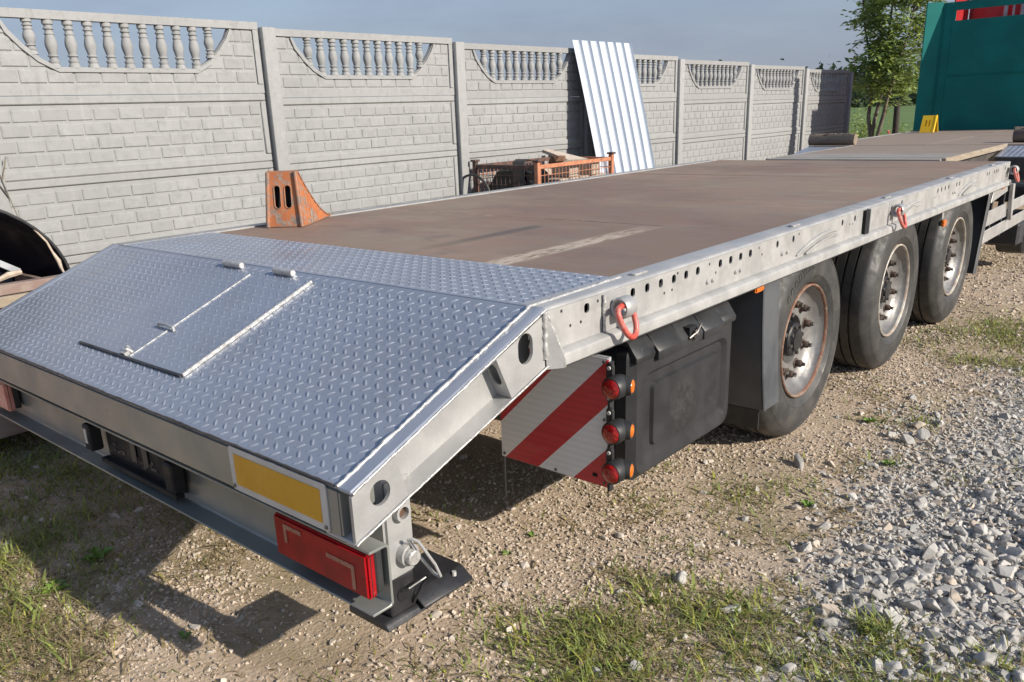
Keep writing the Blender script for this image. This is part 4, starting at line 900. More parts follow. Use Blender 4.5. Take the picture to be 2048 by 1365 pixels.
# wheels ---------------------------------------------------------------------------
WR = 0.467; RR = 0.2645
def make_wheel(parent, loc):
    w = empty('wheel', loc, parent=parent)
    prof = [(-0.045, 0.268), (-0.030, 0.272), (-0.017, 0.285), (-0.010, 0.305), (-0.006, 0.309), (-0.006, 0.314), (-0.004, 0.335), (-0.003, 0.360), (-0.005, 0.385), (-0.009, 0.400), (-0.0075, 0.4015), (-0.0085, 0.404), (-0.012, 0.412), (-0.0115, 0.4135), (-0.0165, 0.420), (-0.0155, 0.4215), (-0.0205, 0.427), (-0.0195, 0.4285), (-0.024, 0.434), (-0.040, 0.452), (-0.052, 0.460), (-0.062, 0.4635)]
    for gx in (0.112, 0.165, 0.225, 0.285, 0.338): prof += [(-gx + 0.006, 0.4665), (-gx + 0.005, 0.453), (-gx - 0.005, 0.453), (-gx - 0.006, 0.4665)]
    prof += [(-0.388, 0.4635), (-0.40, 0.460), (-0.43, 0.42), (-0.445, 0.36), (-0.44, 0.30), (-0.41, 0.268), (-0.35, 0.255), (-0.10, 0.255)]
    m = MB(); m.lathe(prof, 'x', (0, 0, 0), 80, closed=True); m.build('tyre', 'rubber', w, local=True, smooth=28)
    prof = [(-0.040, 0.266), (-0.024, 0.2685), (-0.018, 0.267), (-0.016, 0.262), (-0.020, 0.257), (-0.030, 0.255)]
    m = MB(); m.lathe(prof, 'x', (0, 0, 0), 64); e_ = m.build('rim_edge', 'rim_edge', w, local=True, smooth=60)
    prof = [(-0.029, 0.2555), (-0.050, 0.250), (-0.056, 0.243), (-0.066, 0.238), (-0.078, 0.224), (-0.086, 0.214), (-0.091, 0.204), (-0.093, 0.196), (-0.093, 0.142), (-0.088, 0.132), (-0.088, 0.116), (-0.098, 0.113), (-0.15, 0.113)]
    m = MB(); m.lathe(prof, 'x', (0, 0, 0), 64); m.build('rim', 'rim', w, local=True, smooth=40)
    prof = [(-0.16, 0.12), (-0.14, 0.112), (-0.125, 0.108), (-0.120, 0.098), (-0.120, 0.088), (-0.105, 0.082), (-0.073, 0.080), (-0.067, 0.074), (-0.067, 0.052), (-0.053, 0.048), (-0.051, 0.0)]
    m = MB(); m.lathe(prof, 'x', (0, 0, 0), 40); hb = m.build('hub', 'blacksteel', w, local=True, smooth=40)
    m = MB(); m.cyl((-0.070, 0, 0), (-0.055, 0, 0), 0.009, n=6); hbm = m.build('hub_bolt', 'stud', w, local=True)
    for k in range(8):
        a = 2 * math.pi * (k + 0.3) / 8; p = (0, 0.066 * math.cos(a), 0.066 * math.sin(a))
        if k == 0: hbm.location = p
        else: inst(hbm, w, p, name='hub_bolt')
    m = MB(); m.cyl((-0.0935, 0, 0), (-0.089, 0, 0), 0.026, n=18); m.cyl((-0.089, 0, 0), (-0.062, 0, 0), 0.0185, 0.0175, n=6); nut = m.build('wheel_nut', 'nut', w, local=True, bevel=0.001)
    m = MB(); m.cyl((-0.062, 0, 0), (-0.047, 0, 0), 0.0105, n=10); st = m.build('stud', 'stud', w, local=True)
    for k in range(10):
        a = 2 * math.pi * (k + 0.42) / 10; p = (0, 0.1675 * math.cos(a), 0.1675 * math.sin(a))
        if k == 0: nut.location = p; st.location = p; st.parent = w
        else: inst(nut, w, p, name='wheel_nut'); inst(st, w, p, name='stud')
    return w
def copy_tree(o, parent, loc=None, rot=None):
    c = o.copy(); COL.objects.link(c); c.parent = parent
    if loc is not None: c.location = loc
    if rot is not None: c.rotation_euler = rot
    for chd in o.children: copy_tree(chd, c)
    return c
tb = wpos(tr)
w1 = make_wheel(tr, (-0.018 - tb.x, 2.704 - tb.y, 0.457))
for k, q in ((1, -0.5), (2, 0.9)): copy_tree(w1, tr, (-0.018 - tb.x, 2.704 + 1.31 * k - tb.y, 0.457), (q, 0, 0))
for k in range(3): copy_tree(w1, tr, (-2.532 - tb.x, 2.704 + 1.31 * k - tb.y, 0.457), (0.4 * k, 0, math.pi))
w1['label'] = 'rear wheel with rusty rim edge'
for c in w1.children:
    if c.name.startswith('rim_edge'): c.data = c.data.copy(); c.data.materials[0] = M_['rim_rust']
# raised lettering on the rear tyre
def tyre_text(txt, r, a0, size):
    cu = bpy.data.curves.new('t', 'FONT'); cu.body = txt; cu.size = size; cu.extrude = 0.0012; cu.space_character = 1.15; ob = bpy.data.objects.new('t', cu); COL.objects.link(ob)
    dg = bpy.context.evaluated_depsgraph_get(); me = bpy.data.meshes.new_from_object(ob.evaluated_get(dg)); bpy.data.objects.remove(ob)
    v = np.zeros(len(me.vertices) * 3); me.vertices.foreach_get('co', v); v = v.reshape(-1, 3)
    a = a0 - v[:, 0] / r; rad = r - size * 0.35 + v[:, 1]; o_ = np.c_[-0.0028 + v[:, 2] * 0.9, -rad * np.cos(a) * -1, rad * np.sin(a)]
    me.vertices.foreach_set('co', o_.ravel()); me.materials.clear(); me.materials.append(M_['rubber']); o = bpy.data.objects.new('tyre_lettering', me); COL.objects.link(o); o.parent = w1; return o
tyre_text('GOODYEAR', 0.362, math.radians(140), 0.052)
for k in range(3):
    m = MB(); yy = 2.704 + 1.31 * k; m.cyl((-2.3, yy, 0.457), (-0.25, yy, 0.457), 0.065, n=18); m.build('axle', 'chassis', tr)
    for xx in (-0.72, -1.83):
        m = MB(); m.box(xx - 0.05, xx + 0.05, yy - 0.5, yy + 0.1, 0.46, 0.52); m.cyl((xx, yy + 0.25, 0.40), (xx, yy + 0.25, 0.58), 0.12, n=18); m.build('suspension', 'chassis', tr)

# mudguards ------------------------------------------------------------------------
def flap(prof, sgn, t=0.012, lip=0.05):
    m = MB(); o_ = [(a + t * sgn, b) for a, b in reversed(prof)]
    m.prism(prof + o_, 'x', -0.46, -0.012); l_ = [(a - 0.004 * sgn, b) for a, b in prof] + [(a + lip * sgn, b) for a, b in reversed(prof)]
    m.prism(l_, 'x', -0.0118, -0.004); return m
mg = flap([(2.135, 0.868), (2.137, 0.80), (2.143, 0.72), (2.152, 0.63), (2.165, 0.53), (2.182, 0.42), (2.200, 0.33), (2.212, 0.262)], 1, 0.012, 0.150).build('mudguard', 'flap', tr, bevel=0.004)
m = MB(); m.box(-0.44, -0.03, 2.212, 2.220, 0.175, 0.262); m.build('rubber_skirt', 'black', mg)
flap([(6.05, 0.862), (6.04, 0.78), (6.02, 0.70), (5.99, 0.60), (5.95, 0.48), (5.915, 0.36), (5.885, 0.25)], -1, 0.014, 0.08).build('mudguard', 'flap', tr, bevel=0.004)
# amber side markers
for (yy, zz, hang) in ((2.065, 0.828, 0), (4.76, 0.757, 1), (6.375, 0.838, 0)):
    m = MB(); m.prism(rrect(yy, zz, 0.085, 0.030, 0.012, 4), 'x', -0.020, -0.006); sm_ = m.build('side_marker', 'black', tr)
    m = MB(); m.prism(rrect(yy, zz, 0.075, 0.034 if not hang else 0.045, 0.012, 4), 'x', -0.0055, 0.010); m.build('lens', 'amberlens', sm_, bevel=0.005, seg=2)
    if hang: m = MB(); m.box(-0.016, -0.008, yy - 0.02, yy + 0.02, zz + 0.026, 0.846); m.build('marker_bracket', 'silver_old', sm_)

# tool box --------------------------------------------------------------------------
def rbox(x0, x1, y0, y1, z0, z1, r, n=4):
    return rrect((y0 + y1) / 2, (z0 + z1) / 2, y1 - y0, z1 - z0, r, n)
m = MB(); m.prism(rbox(0, 0, 1.165, 1.875, 0.318, 0.800, 0.05), 'x', -0.52, -0.070); tbx = m.build('tool_box', 'black', tr, bevel=0.006)
m = MB(); lo = rrect(1.52, 0.555, 0.720, 0.490, 0.055, 5); hi = rrect(1.52, 0.555, 0.670, 0.440, 0.050, 5); n = len(lo)
v = [(-0.069, a, b) for a, b in lo] + [(-0.030, a, b) for a, b in lo] + [(-0.004, a, b) for a, b in hi]
f = [tuple(range(n))] + [(k * n + i, k * n + (i + 1) % n, (k + 1) * n + (i + 1) % n, (k + 1) * n + i) for k in (0, 1) for i in range(n)]
d1 = rrect(1.525, 0.515, 0.600, 0.345, 0.045, 5); d2 = rrect(1.525, 0.522, 0.565, 0.300, 0.035, 5)
v += [(-0.004, a, b) for a, b in d1] + [(-0.019, a, b) for a, b in d2]
f += [(2 * n + i, 2 * n + (i + 1) % n, 3 * n + (i + 1) % n, 3 * n + i) for i in range(n)] + [(3 * n + i, 3 * n + (i + 1) % n, 4 * n + (i + 1) % n, 4 * n + i) for i in range(n)]
e1 = rrect(1.53, 0.525, 0.475, 0.235, 0.025, 5); e2 = rrect(1.53, 0.525, 0.463, 0.222, 0.02, 5)
v += [(-0.019, a, b) for a, b in e1] + [(-0.007, a, b) for a, b in e2]
f += [(4 * n + i, 4 * n + (i + 1) % n, 5 * n + (i + 1) % n, 5 * n + i) for i in range(n)] + [(5 * n + i, 5 * n + (i + 1) % n, 6 * n + (i + 1) % n, 6 * n + i) for i in range(n)] + [tuple(6 * n + i for i in range(n))]
m.add(v, f); m.build('lid', 'lid', tbx, smooth=30)
# stepped crown over the lid: two ends and a raised middle with facets
for (ya, yb, px) in ((1.170, 1.285, 0.006), (1.290, 1.440, 0.016), (1.445, 1.600, 0.012), (1.605, 1.755, 0.016), (1.760, 1.872, 0.006)):
    zf = 0.722 if px > 0.010 else 0.735
    m = MB(); m.prism([(-0.30, 0.806), (-0.125, 0.836 + px * 0.3), (-0.030 + px * 0.2, 0.806), (px, 0.755), (px - 0.004, zf), (-0.031, zf), (-0.031, 0.785), (-0.10, 0.8005), (-0.30, 0.8005)], 'y', ya, yb); m.build('crown', 'black', tbx, bevel=0.004)
m = MB(); m.box(-0.02, 0.0135, 1.495, 1.548, 0.745, 0.79); lt = m.build('latch_recess', 'dark', tbx)
m = MB(); m.tube([(0.016, 1.49, 0.755), (0.028, 1.52, 0.772), (0.022, 1.56, 0.792)], 0.0045, 7); m.cyl((0.01, 1.52, 0.766), (0.028, 1.52, 0.772), 0.010, n=10); m.tube([(0.02, 1.52, 0.772), (0.018, 1.525, 0.740)], 0.004, 6); m.build('latch', 'stud', tbx)
m = MB(); m.box(-0.2, -0.03, 1.60, 1.71, 0.838, 0.841); m.build('strap', 'greystrip', tbx)

# warning board with three marker lamps ------------------------------------------------
m = MB(); m.box(-0.437, 0.006, 1.000, 1.004, 0.371, 0.800); wb = m.build('warning_board', 'warning', tr); wb['label'] = 'square warning board with diagonal red and white stripes'
m = MB(); m.box(-0.437, 0.008, 1.0042, 1.016, 0.368, 0.803); m.build('board_back', 'greystrip', wb)
for xx, zz in ((-0.425, 0.384), (-0.2, 0.380), (-0.006, 0.384), (-0.006, 0.60), (-0.008, 0.787), (-0.425, 0.59)): m = MB(); m.cyl((xx, 0.9975, zz), (xx, 1.0, zz), 0.0055, n=10); m.build('rivet', 'stud', wb)
m = MB(); m.box(-0.05, -0.032, 0.9985, 0.9998, 0.398, 0.410); m.build('stamp', 'dark', wb)
m = MB(); m.box(0.0075, 0.016, 0.998, 1.02, 0.36, 0.79); m.build('lamp_rail', 'chassis', wb)
for zz in (0.722, 0.578, 0.445):
    m = MB(); m.prism(rrect(0.022, zz + 0.008, 0.026, 0.125, 0.0125, 5), 'y', 0.985, 0.9975); bk = m.build('lamp_bracket', 'black', wb, bevel=0.003)
    for dz in (0.055, -0.040): m = MB(); m.cyl((0.022, 0.980, zz + dz), (0.022, 0.985, zz + dz), 0.006, n=10); m.build('screw', 'white_plate', bk)
    # housing: short barrel facing the rear with a bulge towards the front
    m = MB(); m.lathe([(-0.034, 0.0), (-0.034, 0.033), (-0.028, 0.0365), (0.0, 0.037), (0.026, 0.033), (0.046, 0.020), (0.050, 0.0)], 'y', (0.046, 0.990, zz), 26); hs = m.build('marker_lamp', 'black', wb, smooth=40)
    m = MB(); m.lathe([(-0.042, 0.0), (-0.041, 0.015), (-0.038, 0.025), (-0.0345, 0.0305)], 'y', (0.046, 0.990, zz), 24); m.build('lens', 'redlens', hs, smooth=50)
    m = MB(); c0 = Vector((0.046, 0.990, zz)); dr = Vector((1.0, 0.35, 0)).normalized()
    m.tube([c0 + dr * 0.020 + Vector((0, 0.012, 0)), c0 + dr * 0.041 + Vector((0, 0.012, 0))], [0.031, 0.027], 22); m.build('lamp_side', 'black', hs, smooth=40)
    m = MB(); b0 = c0 + Vector((0, 0.012, 0)); m.tube([b0 + dr * 0.0412, b0 + dr * 0.045, b0 + dr * 0.047], [0.021, 0.018, 0.007], 20); m.build('lens', 'amberlens', hs, smooth=60)
m = MB(); m.cyl((-0.445, 1.02, 0.20), (-0.445, 1.02, 0.62), 0.004, n=6); m.build('cable', 'black', wb)

# side guards at the front of the low deck --------------------------------------------------
def sg_panel(pts, nm='side_guard'):
    m = MB(); m.prism(pts, 'x', -0.012, -0.004); return m.build(nm, 'silver', tr, bevel=0.003)
sg_panel([(6.06, 0.745), (6.60, 0.785), (6.56, 0.838), (6.10, 0.838)])
sg_panel([(5.985, 0.580), (6.68, 0.580), (6.66, 0.692), (6.00, 0.692)])
sg_panel([(5.95, 0.458), (9.5, 0.458), (9.5, 0.552), (5.97, 0.552)])
sg_panel([(6.72, 0.60), (9.5, 0.60), (9.5, 0.690), (6.74, 0.690)])
m = MB(); m.prism([(6.60, 0.84), (6.66, 0.84), (6.73, 0.56), (6.69, 0.55), (6.63, 0.70)], 'x', 0.002, 0.030); m.build('guard_bracket', 'silver_old', tr, bevel=0.003)
for yy in (6.15, 6.55): m = MB(); m.box(-0.05, -0.014, yy, yy + 0.04, 0.44, 0.84); m.build('guard_post', 'chassis', tr)

# neck, front deck and headboard --------------------------------------------------------
for k in range(4): board(-2.02, -0.535, 6.68 + 0.205 * k, 6.68 + 0.205 * k + 0.200, H + 0.004 + random.uniform(-0.003, 0.003), 'greyplank', 0.04, 'plank', 0.004)
m = MB(); m.box(-0.532, -0.50, 6.72, 9.02, 0.975, H + 0.010); m.build('edge_timber', 'timber', tr, bevel=0.004)
m = MB(); m.box(-2.05, -2.024, 6.72, 9.02, 0.975, H + 0.002); m.build('edge_timber', 'greyplank', tr, bevel=0.004)
ys = [7.51, 8.22, 9.03, 10.0, 11.1, 12.2, 13.26]
for a, b in zip(ys, ys[1:]):
    if b < 9.1: board(-2.022, -0.534, a, b - 0.005, H + random.uniform(-0.002, 0.002), 'frontdeck', 0.03)
    else:
        for xa, xb in ((-2.50, -1.262), (-1.258, -0.05)): board(xa, xb, a, b - 0.005, H + random.uniform(-0.003, 0.002), 'frontdeck', 0.03)
for X, sg in ((0.0, 1), (-WD, -1)):
    m = MB(); m.prism([(X - sg * 0.048, H + 0.002), (X, H + 0.002), (X, 0.87), (X - sg * 0.048, 0.87)], 'y', 9.03, 13.26); m.build('front_rail', 'silver_old', tr, bevel=0.003)
    x0, x1 = sorted((X, X - sg * 0.498))
    m = MB(); m.prism([(8.48, 0.930), (9.025, 1.004), (9.025, 0.994), (8.48, 0.920)], 'x', x0, x1); ckp = m.build('tread_plate', 'tread', tr, bevel=0.001)
    d_ = Vector((0, 0.545, 0.074)).normalized(); tears((e((0, 8.48, 0.9315)), e((1, 0, 0)), e(d_), e(Vector((0, -d_.z, d_.y)))), x0, x1, 0, 0.55, ckp)
    m = MB(); m.box(x0 + 0.002, x1 - 0.002, 8.485, 8.50, 0.66, 0.919); m.build('apron', 'brownsteel', tr)
    m = MB(); m.box(x0 + 0.01, x1 - 0.01, 7.9, 8.46, 0.56, 0.72); m.build('fender_box', 'black', tr, bevel=0.02)
m = MB(); m.box(-2.0, -0.55, 6.66, 9.0, 0.70, 0.972); m.build('neck_beam', 'brownsteel', tr)
m = MB(); m.cyl((-0.25, 7.9, 0.30), (-0.02, 7.9, 0.30), 0.2, n=20); m.box(-0.3, -0.03, 7.5, 8.2, 0.22, 0.42); m.build('spare_carrier', 'chassis', tr, bevel=0.02)
hd = empty('headboard', (0, 0, 0), parent=tr); WPOS[hd.name] = Vector(tb)
YH = 13.30
m = MB(); m.plate([(-2.55, 0.98), (0.0, 0.98), (0.0, 2.80), (-2.55, 2.80)], [[(-2.19, 2.545), (-0.36, 2.545), (-0.36, 2.685), (-2.19, 2.685)]], 'y', YH, YH + 0.03); m.build('panel', 'green', hd)
for X, sg in ((-2.55, 1), (0.0, -1)):
    m = MB(); m.prism([(X, YH - 0.17), (X + sg * 0.012, YH - 0.17), (X + sg * 0.185, YH - 0.012), (X + sg * 0.185, YH - 0.002), (X, YH - 0.002)], 'z', 0.985, 2.812); m.build('corner_post', 'green', hd, smooth=0)
m = MB(); m.box(-2.5, -0.05, YH - 0.012, YH - 0.001, 1.785, 1.80); m.build('seam_rib', 'green', hd, bevel=0.003)
for xx in (-2.28, -0.27): m = MB(); m.box(xx - 0.05, xx + 0.05, YH - 0.010, YH - 0.001, 1.0, 2.79); m.build('stiffener', 'green', hd, bevel=0.004)
m = MB(); m.tube([(-2.55, 12.0, H + 0.01), (-2.57, 11.97, H + 0.04), (-2.57, 12.03, H + 0.05), (-2.56, 12.05, H + 0.01)], 0.010, 8, closed=True); s_ = m.build('shackle', 'shackle', tr)

# ================================================================== WHEEL CHOCKS
def chock(name, loc, rz, mats, Wd=0.205, Ht=0.275, Ln=0.52, curve=True):
    # local: x across, back plate at y=0 facing -y, toe runs towards +y
    t = empty(name, loc, (0, 0, rz)); WPOS[t.name] = Vector((0, 0, 0))
    hw = Wd / 2; tw = hw * 0.80
    zs = lambda q: Ht * (1 - q) ** 1.9 if curve else Ht * (1 - q)
    # back plate: tapered trapezoid with two long holes
    def lean(p): return (p[0], 0.02 + 0.03 * p[1] / Ht, p[1])
    o_ = []; m = MB()
    outer = [(-hw, 0.0), (hw, 0.0), (tw, Ht), (-tw, Ht)]
    hl = [rrect(-0.030, Ht * 0.55, 0.035, 0.115, 0.017, 6), rrect(0.026, Ht * 0.55, 0.035, 0.115, 0.017, 6)]
    m.plate(outer, hl, 'y', 0.0, 0.012)
    m.v = [(p[0], p[1] + 0.03 * p[2] / Ht, p[2]) for p in m.v]
    pl = m.build('back_plate', mats[0], t, local=True)
    m = MB()
    for h_ in hl:
        n = len(h_); m.tube([(a, -0.001 + 0.03 * b / Ht, b) for a, b in h_], 0.003, 6, closed=True)
    m.build('hole_rim', mats[1], t, local=True)
    m = MB(); m.prism([(-hw * 0.7, 0.04), (hw * 0.7, 0.04), (tw * 0.7, Ht * 0.9), (-tw * 0.7, Ht * 0.9)], 'y', 0.055, 0.06); m.build('inner_plate', 'dark', t, local=True)
    # side ribs on the back plate
    for s in (-1, 1):
        m = MB(); m.tube([(s * (hw - 0.012), -0.004, 0.0), (s * (tw - 0.010), 0.026, Ht)], 0.0115, 8); m.build('edge_rib', mats[1], t, local=True, smooth=50)
        # cheek plate with concave upper edge
        prof = [(0.010, 0.0), (0.012 + 0.03, Ht)] + [(0.045 + (Ln - 0.045) * q, max(zs(q), 0.004)) for q in np.linspace(0.0, 1.0, 12)[1:]] + [(Ln, 0.0)]
        m = MB(); m.prism(prof, 'x', 0, 0.004)
        m.v = [(s * (hw - 0.004 - (hw - tw) * p[2] / Ht - p[0]), p[1], p[2]) for p in m.v]; m.build('cheek', mats[0], t, local=True)
        for q in np.linspace(0.10, 0.62, 7):
            yy = 0.045 + (Ln - 0.045) * q; zt_ = zs(q); 
            m = MB(); m.tube([(s * (hw - 0.003), yy, 0.004), (s * (hw - 0.003 - (hw - tw) * zt_ / Ht), yy, zt_)], 0.0028, 6); m.build('rib', mats[0], t, local=True)
    # curved running plate
    m = MB(); Q = np.linspace(0, 1, 14); v = []
    for q in Q:
        yy = 0.042 + (Ln - 0.042) * q; zz = max(zs(q), 0.002); w = hw - (hw - tw) * zz / Ht
        v += [(-w, yy, zz), (w, yy, zz), (w, yy + 0.004, zz + 0.006), (-w, yy + 0.004, zz + 0.006)]
    f = []
    for i in range(len(Q) - 1):
        for k in range(4): f.append((i * 4 + k, i * 4 + (k + 1) % 4, i * 4 + 4 + (k + 1) % 4, i * 4 + 4 + k))
    f += [(0, 1, 2, 3), tuple(len(v) - 4 + k for k in (3, 2, 1, 0))]
    m.add(v, f); m.build('running_plate', mats[1], t, local=True, smooth=40)
    m = MB(); m.box(-hw, hw, 0.0, Ln, 0.0, 0.004); m.build('base_plate', mats[1], t, local=True)
    return t
ch1 = chock('wheel_chock', (-2.285, 1.477, ZB + 0.002), math.radians(35), ('orange', 'orange_worn'), 0.205, 0.272, 0.50)
tag(ch1, 'worn orange steel wheel chock with two oval holes on the brown deck', 'wheel chock', 'wheel chocks on the trailer')
def yellow_chock():
    x0, x1 = -2.262, -2.075; yb, ya, yr, hz = 12.40, 12.515, 12.66, 0.232
    t = empty('wheel_chock', ((x0 + x1) / 2, 12.5, H + 0.001))
    cz = H + 0.002; xm = (x0 + x1) / 2
    m = MB(); m.plate([(x0, 0.0), (x1 - 0.030, 0.0), (x1 - 0.030, hz), (x0, hz)], [rrect(xm - 0.034, hz * 0.55, 0.016, 0.085, 0.004, 2), rrect(xm + 0.012, hz * 0.55, 0.016, 0.085, 0.004, 2)], 'y', 0.0, 0.010)
    m.v = [(p[0], yb + (ya - yb) * p[2] / hz + p[1], cz + p[2]) for p in m.v]; m.build('front_plate', 'yellow', t)
    m = MB(); m.prism([(yb - 0.002, 0), (yb + 0.045, 0), (ya + 0.030, hz + 0.002), (ya - 0.002, hz + 0.002)], 'x', x1 - 0.0295, x1); m.v = [(p[0], p[1], p[2] + cz) for p in m.v]; m.build('side_flange', 'yellow', t, bevel=0.003)
    m = MB(); m.prism([(ya + 0.012, hz), (ya + 0.031, hz), (yr, 0.0), (yr - 0.02, 0.0)], 'x', x0, x1 - 0.002); m.v = [(p[0], p[1], p[2] + cz) for p in m.v]; m.build('rear_plate', 'yellow', t)
    m = MB(); m.prism([(yb + 0.05, 0.01), (yr - 0.03, 0.01), (ya + 0.02, hz * 0.85)], 'x', x0 + 0.01, x0 + 0.02); m.v = [(p[0], p[1], p[2] + cz) for p in m.v]; m.build('inner_web', 'dark', t)
    return tag(t, 'bright yellow wheel chock standing by the green headboard', 'wheel chock', 'wheel chocks on the trailer')
yellow_chock()

# ================================================================== LOGS
def log(name, p0, p1, r, label):
    c = (Vector(p0) + Vector(p1)) / 2; t = empty(name, (c.x, c.y, c.z - r)); a, b = Vector(p0), Vector(p1); n = 9; P = [a.lerp(b, k / n) for k in range(n + 1)]
    m = MB(); m.tube(P, [r * random.uniform(0.94, 1.05) for _ in P], 18); m.v = [(p[0], p[1] + 0.006 * math.sin(p[2] * 70), p[2]) for p in m.v]; m.build('trunk', 'bark_log', t, smooth=50)
    d = (b - a).normalized(); m = MB(); m.cyl(b - d * 0.001, b + d * 0.003, r * 0.93, n=18); m.build('end_grain', 'log_end', t); m = MB(); m.cyl(a - d * 0.003, a + d * 0.001, r * 0.93, n=18); m.build('end_grain', 'log_end', t)
    m = MB()
    for _ in range(26):
        q = a.lerp(b, random.random()); m.obox(q + Vector((0, random.uniform(-0.04, 0.04), r * 0.97)), Vector((random.uniform(0.006, 0.02), random.uniform(-.004, .004), 0)), Vector((0, random.uniform(0.005, 0.014), 0)), Vector((0, 0, 0.006)))
    m.build('debris', 'log_end', t, bevel=0.002); return tag(t, label, 'log', 'short logs used as blocks')
log('log_block', (-2.58, 9.16, 1.072), (-2.06, 9.16, 1.072), 0.070, 'short weathered log lying crosswise on the trailer beside the shaded fence end')
log('log_block', (-0.52, 9.42, 1.090), (-0.02, 9.40, 1.090), 0.080, 'short grey log at the right edge of the trailer deck')

# ================================================================== SHEET, CRATES
def sheet():
    yb, yt = 6.755, 7.930; top = Vector((-4.325, 0, 2.238)); bot = Vector((-3.80, 0, 0.005)); t = empty('corrugated_sheet', (-3.80, 7.34, 0)); WPOS[t.name] = Vector((-3.80, 7.34, 0))
    d = (bot - top).normalized(); n = Vector((-d.z, 0, d.x)); n = n if n.x > 0 else -n
    prof = []; nr = 7; P = (yt - yb) / nr
    for k in range(nr):
        y = yb + k * P; prof += [(y, 0.0), (y + P * 0.56, 0.0), (y + P * 0.58, 0.006), (y + P * 0.62, 0.006), (y + P * 0.64, 0.0), (y + P * 0.66, -0.036), (y + P * 0.80, -0.038), (y + P * 0.96, -0.036)]
    prof.append((yt, 0.0)); v = []; f = []
    rowsN = 6
    for r in range(rowsN + 1):
        c = top.lerp(bot, r / rowsN) + n * (0.02 + 0.02 * math.sin(math.pi * r / rowsN))
        for y, h in prof: p = c + n * h; v.append((p.x, y, p.z))
    L = len(prof)
    for r in range(rowsN):
        for k in range(L - 1): f.append((r * L + k, r * L + k + 1, (r + 1) * L + k + 1, (r + 1) * L + k))
    m = MB(); m.add(v, f); o = m.build('sheet', 'sheet', t, smooth=0); md = o.modifiers.new('s', 'SOLIDIFY'); md.thickness = 0.0012
    tag(t, 'white trapezoidal corrugated metal sheet leaning against the fence', 'metal sheet')
sheet()
def crate(x0, x1, y0, y1, zt, label, contents, mats):
    t = empty('mesh_crate', ((x0 + x1) / 2, (y0 + y1) / 2, 0)); tag(t, label, 'crate', 'orange mesh crates by the fence')
    fr, dk = mats  # dk: duller rust with the shade of the unlit faces painted in
    m = MB()
    for x in (x0, x1):
        for y in (y0, y1):
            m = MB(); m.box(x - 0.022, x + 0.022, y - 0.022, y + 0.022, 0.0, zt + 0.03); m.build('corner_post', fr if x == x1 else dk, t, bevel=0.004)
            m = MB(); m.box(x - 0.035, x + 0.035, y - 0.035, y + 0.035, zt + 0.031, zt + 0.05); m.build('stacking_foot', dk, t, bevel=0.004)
    for (a, b) in (((x1, y0), (x1, y1)), ((x0, y0), (x0, y1)), ((x0, y0), (x1, y0)), ((x0, y1), (x1, y1))):
        for z in (zt - 0.015, 0.12, zt * 0.55):
            if abs(a[0] - b[0]) < 0.01: m = MB(); m.box(a[0] - 0.014, a[0] + 0.014, y0 + 0.023, y1 - 0.023, z - 0.018, z + 0.018)
            else: m = MB(); m.box(x0 + 0.023, x1 - 0.023, a[1] - 0.014, a[1] + 0.014, z - 0.018, z + 0.018)
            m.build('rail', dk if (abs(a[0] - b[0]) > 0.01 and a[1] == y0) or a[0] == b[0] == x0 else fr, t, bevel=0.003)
    st = 0.055
    for x in (x1, x0):
        m = MB()
        for y in np.arange(y0 + 0.05, y1 - 0.03, st): m.cyl((x, y, 0.12), (x, y, zt - 0.03), 0.0032, n=5)
        for z in np.arange(0.17, zt - 0.04, st * 1.6): m.cyl((x + 0.004, y0 + 0.02, z), (x + 0.004, y1 - 0.02, z), 0.0032, n=5)
        m.build('mesh_wire', fr, t, smooth=60)
    for y in (y0, y1):
        m = MB()
        for x in np.arange(x0 + 0.05, x1 - 0.03, st): m.cyl((x, y, 0.12), (x, y, zt - 0.03), 0.0032, n=5)
        for z in np.arange(0.17, zt - 0.04, st * 1.6): m.cyl((x0 + 0.02, y + 0.004, z), (x1 - 0.02, y + 0.004, z), 0.0032, n=5)
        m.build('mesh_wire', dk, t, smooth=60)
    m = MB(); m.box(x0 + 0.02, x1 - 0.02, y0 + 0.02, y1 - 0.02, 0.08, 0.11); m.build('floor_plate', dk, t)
    return t
crate(-4.27, -3.50, 5.09, 6.30, 1.055, 'orange mesh crate of scrap parts and beige paving stones by the fence', 'stone', ('crate', 'crate_shaded'))
# paving stones, each a thing
stp = None; cnt = 0
for lay in range(8):
    z = 0.12 + lay * 0.112
    for iy in range(5):
        for ix in range(2):
            if lay >= 7 and (iy + ix) % 2 == 0: continue
            if lay < 4 : continue
            jx, jy, jr = random.uniform(-.02, .02), random.uniform(-.015, .015), random.uniform(-.12, .12)
            loc = (-3.64 - 0.24 * ix + jx, 5.56 + 0.165 * iy + jy, z + 0.055)
            if stp is None:
                m = MB(); m.box(-0.10, 0.10, -0.075, 0.075, -0.0545, 0.0545); stp = m.build('paving_stone', 'stonebrick', None, loc=loc, local=True, bevel=0.006); o = stp
            else: o = inst(stp, None, loc, name='paving_stone')
            o.rotation_euler = (random.uniform(-.04, .04) if lay >= 7 else 0, 0, jr)
            lay_n = ('top', 'second', 'third', 'fourth')[7 - lay]; pos_n = ('first', 'second', 'third', 'fourth', 'fifth')[iy]
            tag(o, 'beige paving stone, %s layer, %s from the black parts, %s row of the crate' % (lay_n, pos_n, ('outer', 'inner')[ix]), 'paving stone', 'paving stones in the crate'); cnt += 1
m = MB(); m.box(-3.98, -3.54, 5.5, 6.26, 0.115, 0.566); o = m.build('paving_stone_stack', 'stonebrick', None, bevel=0.01); tag(o, 'lower rows of beige stones hidden deep in the orange crate', 'paving stone')
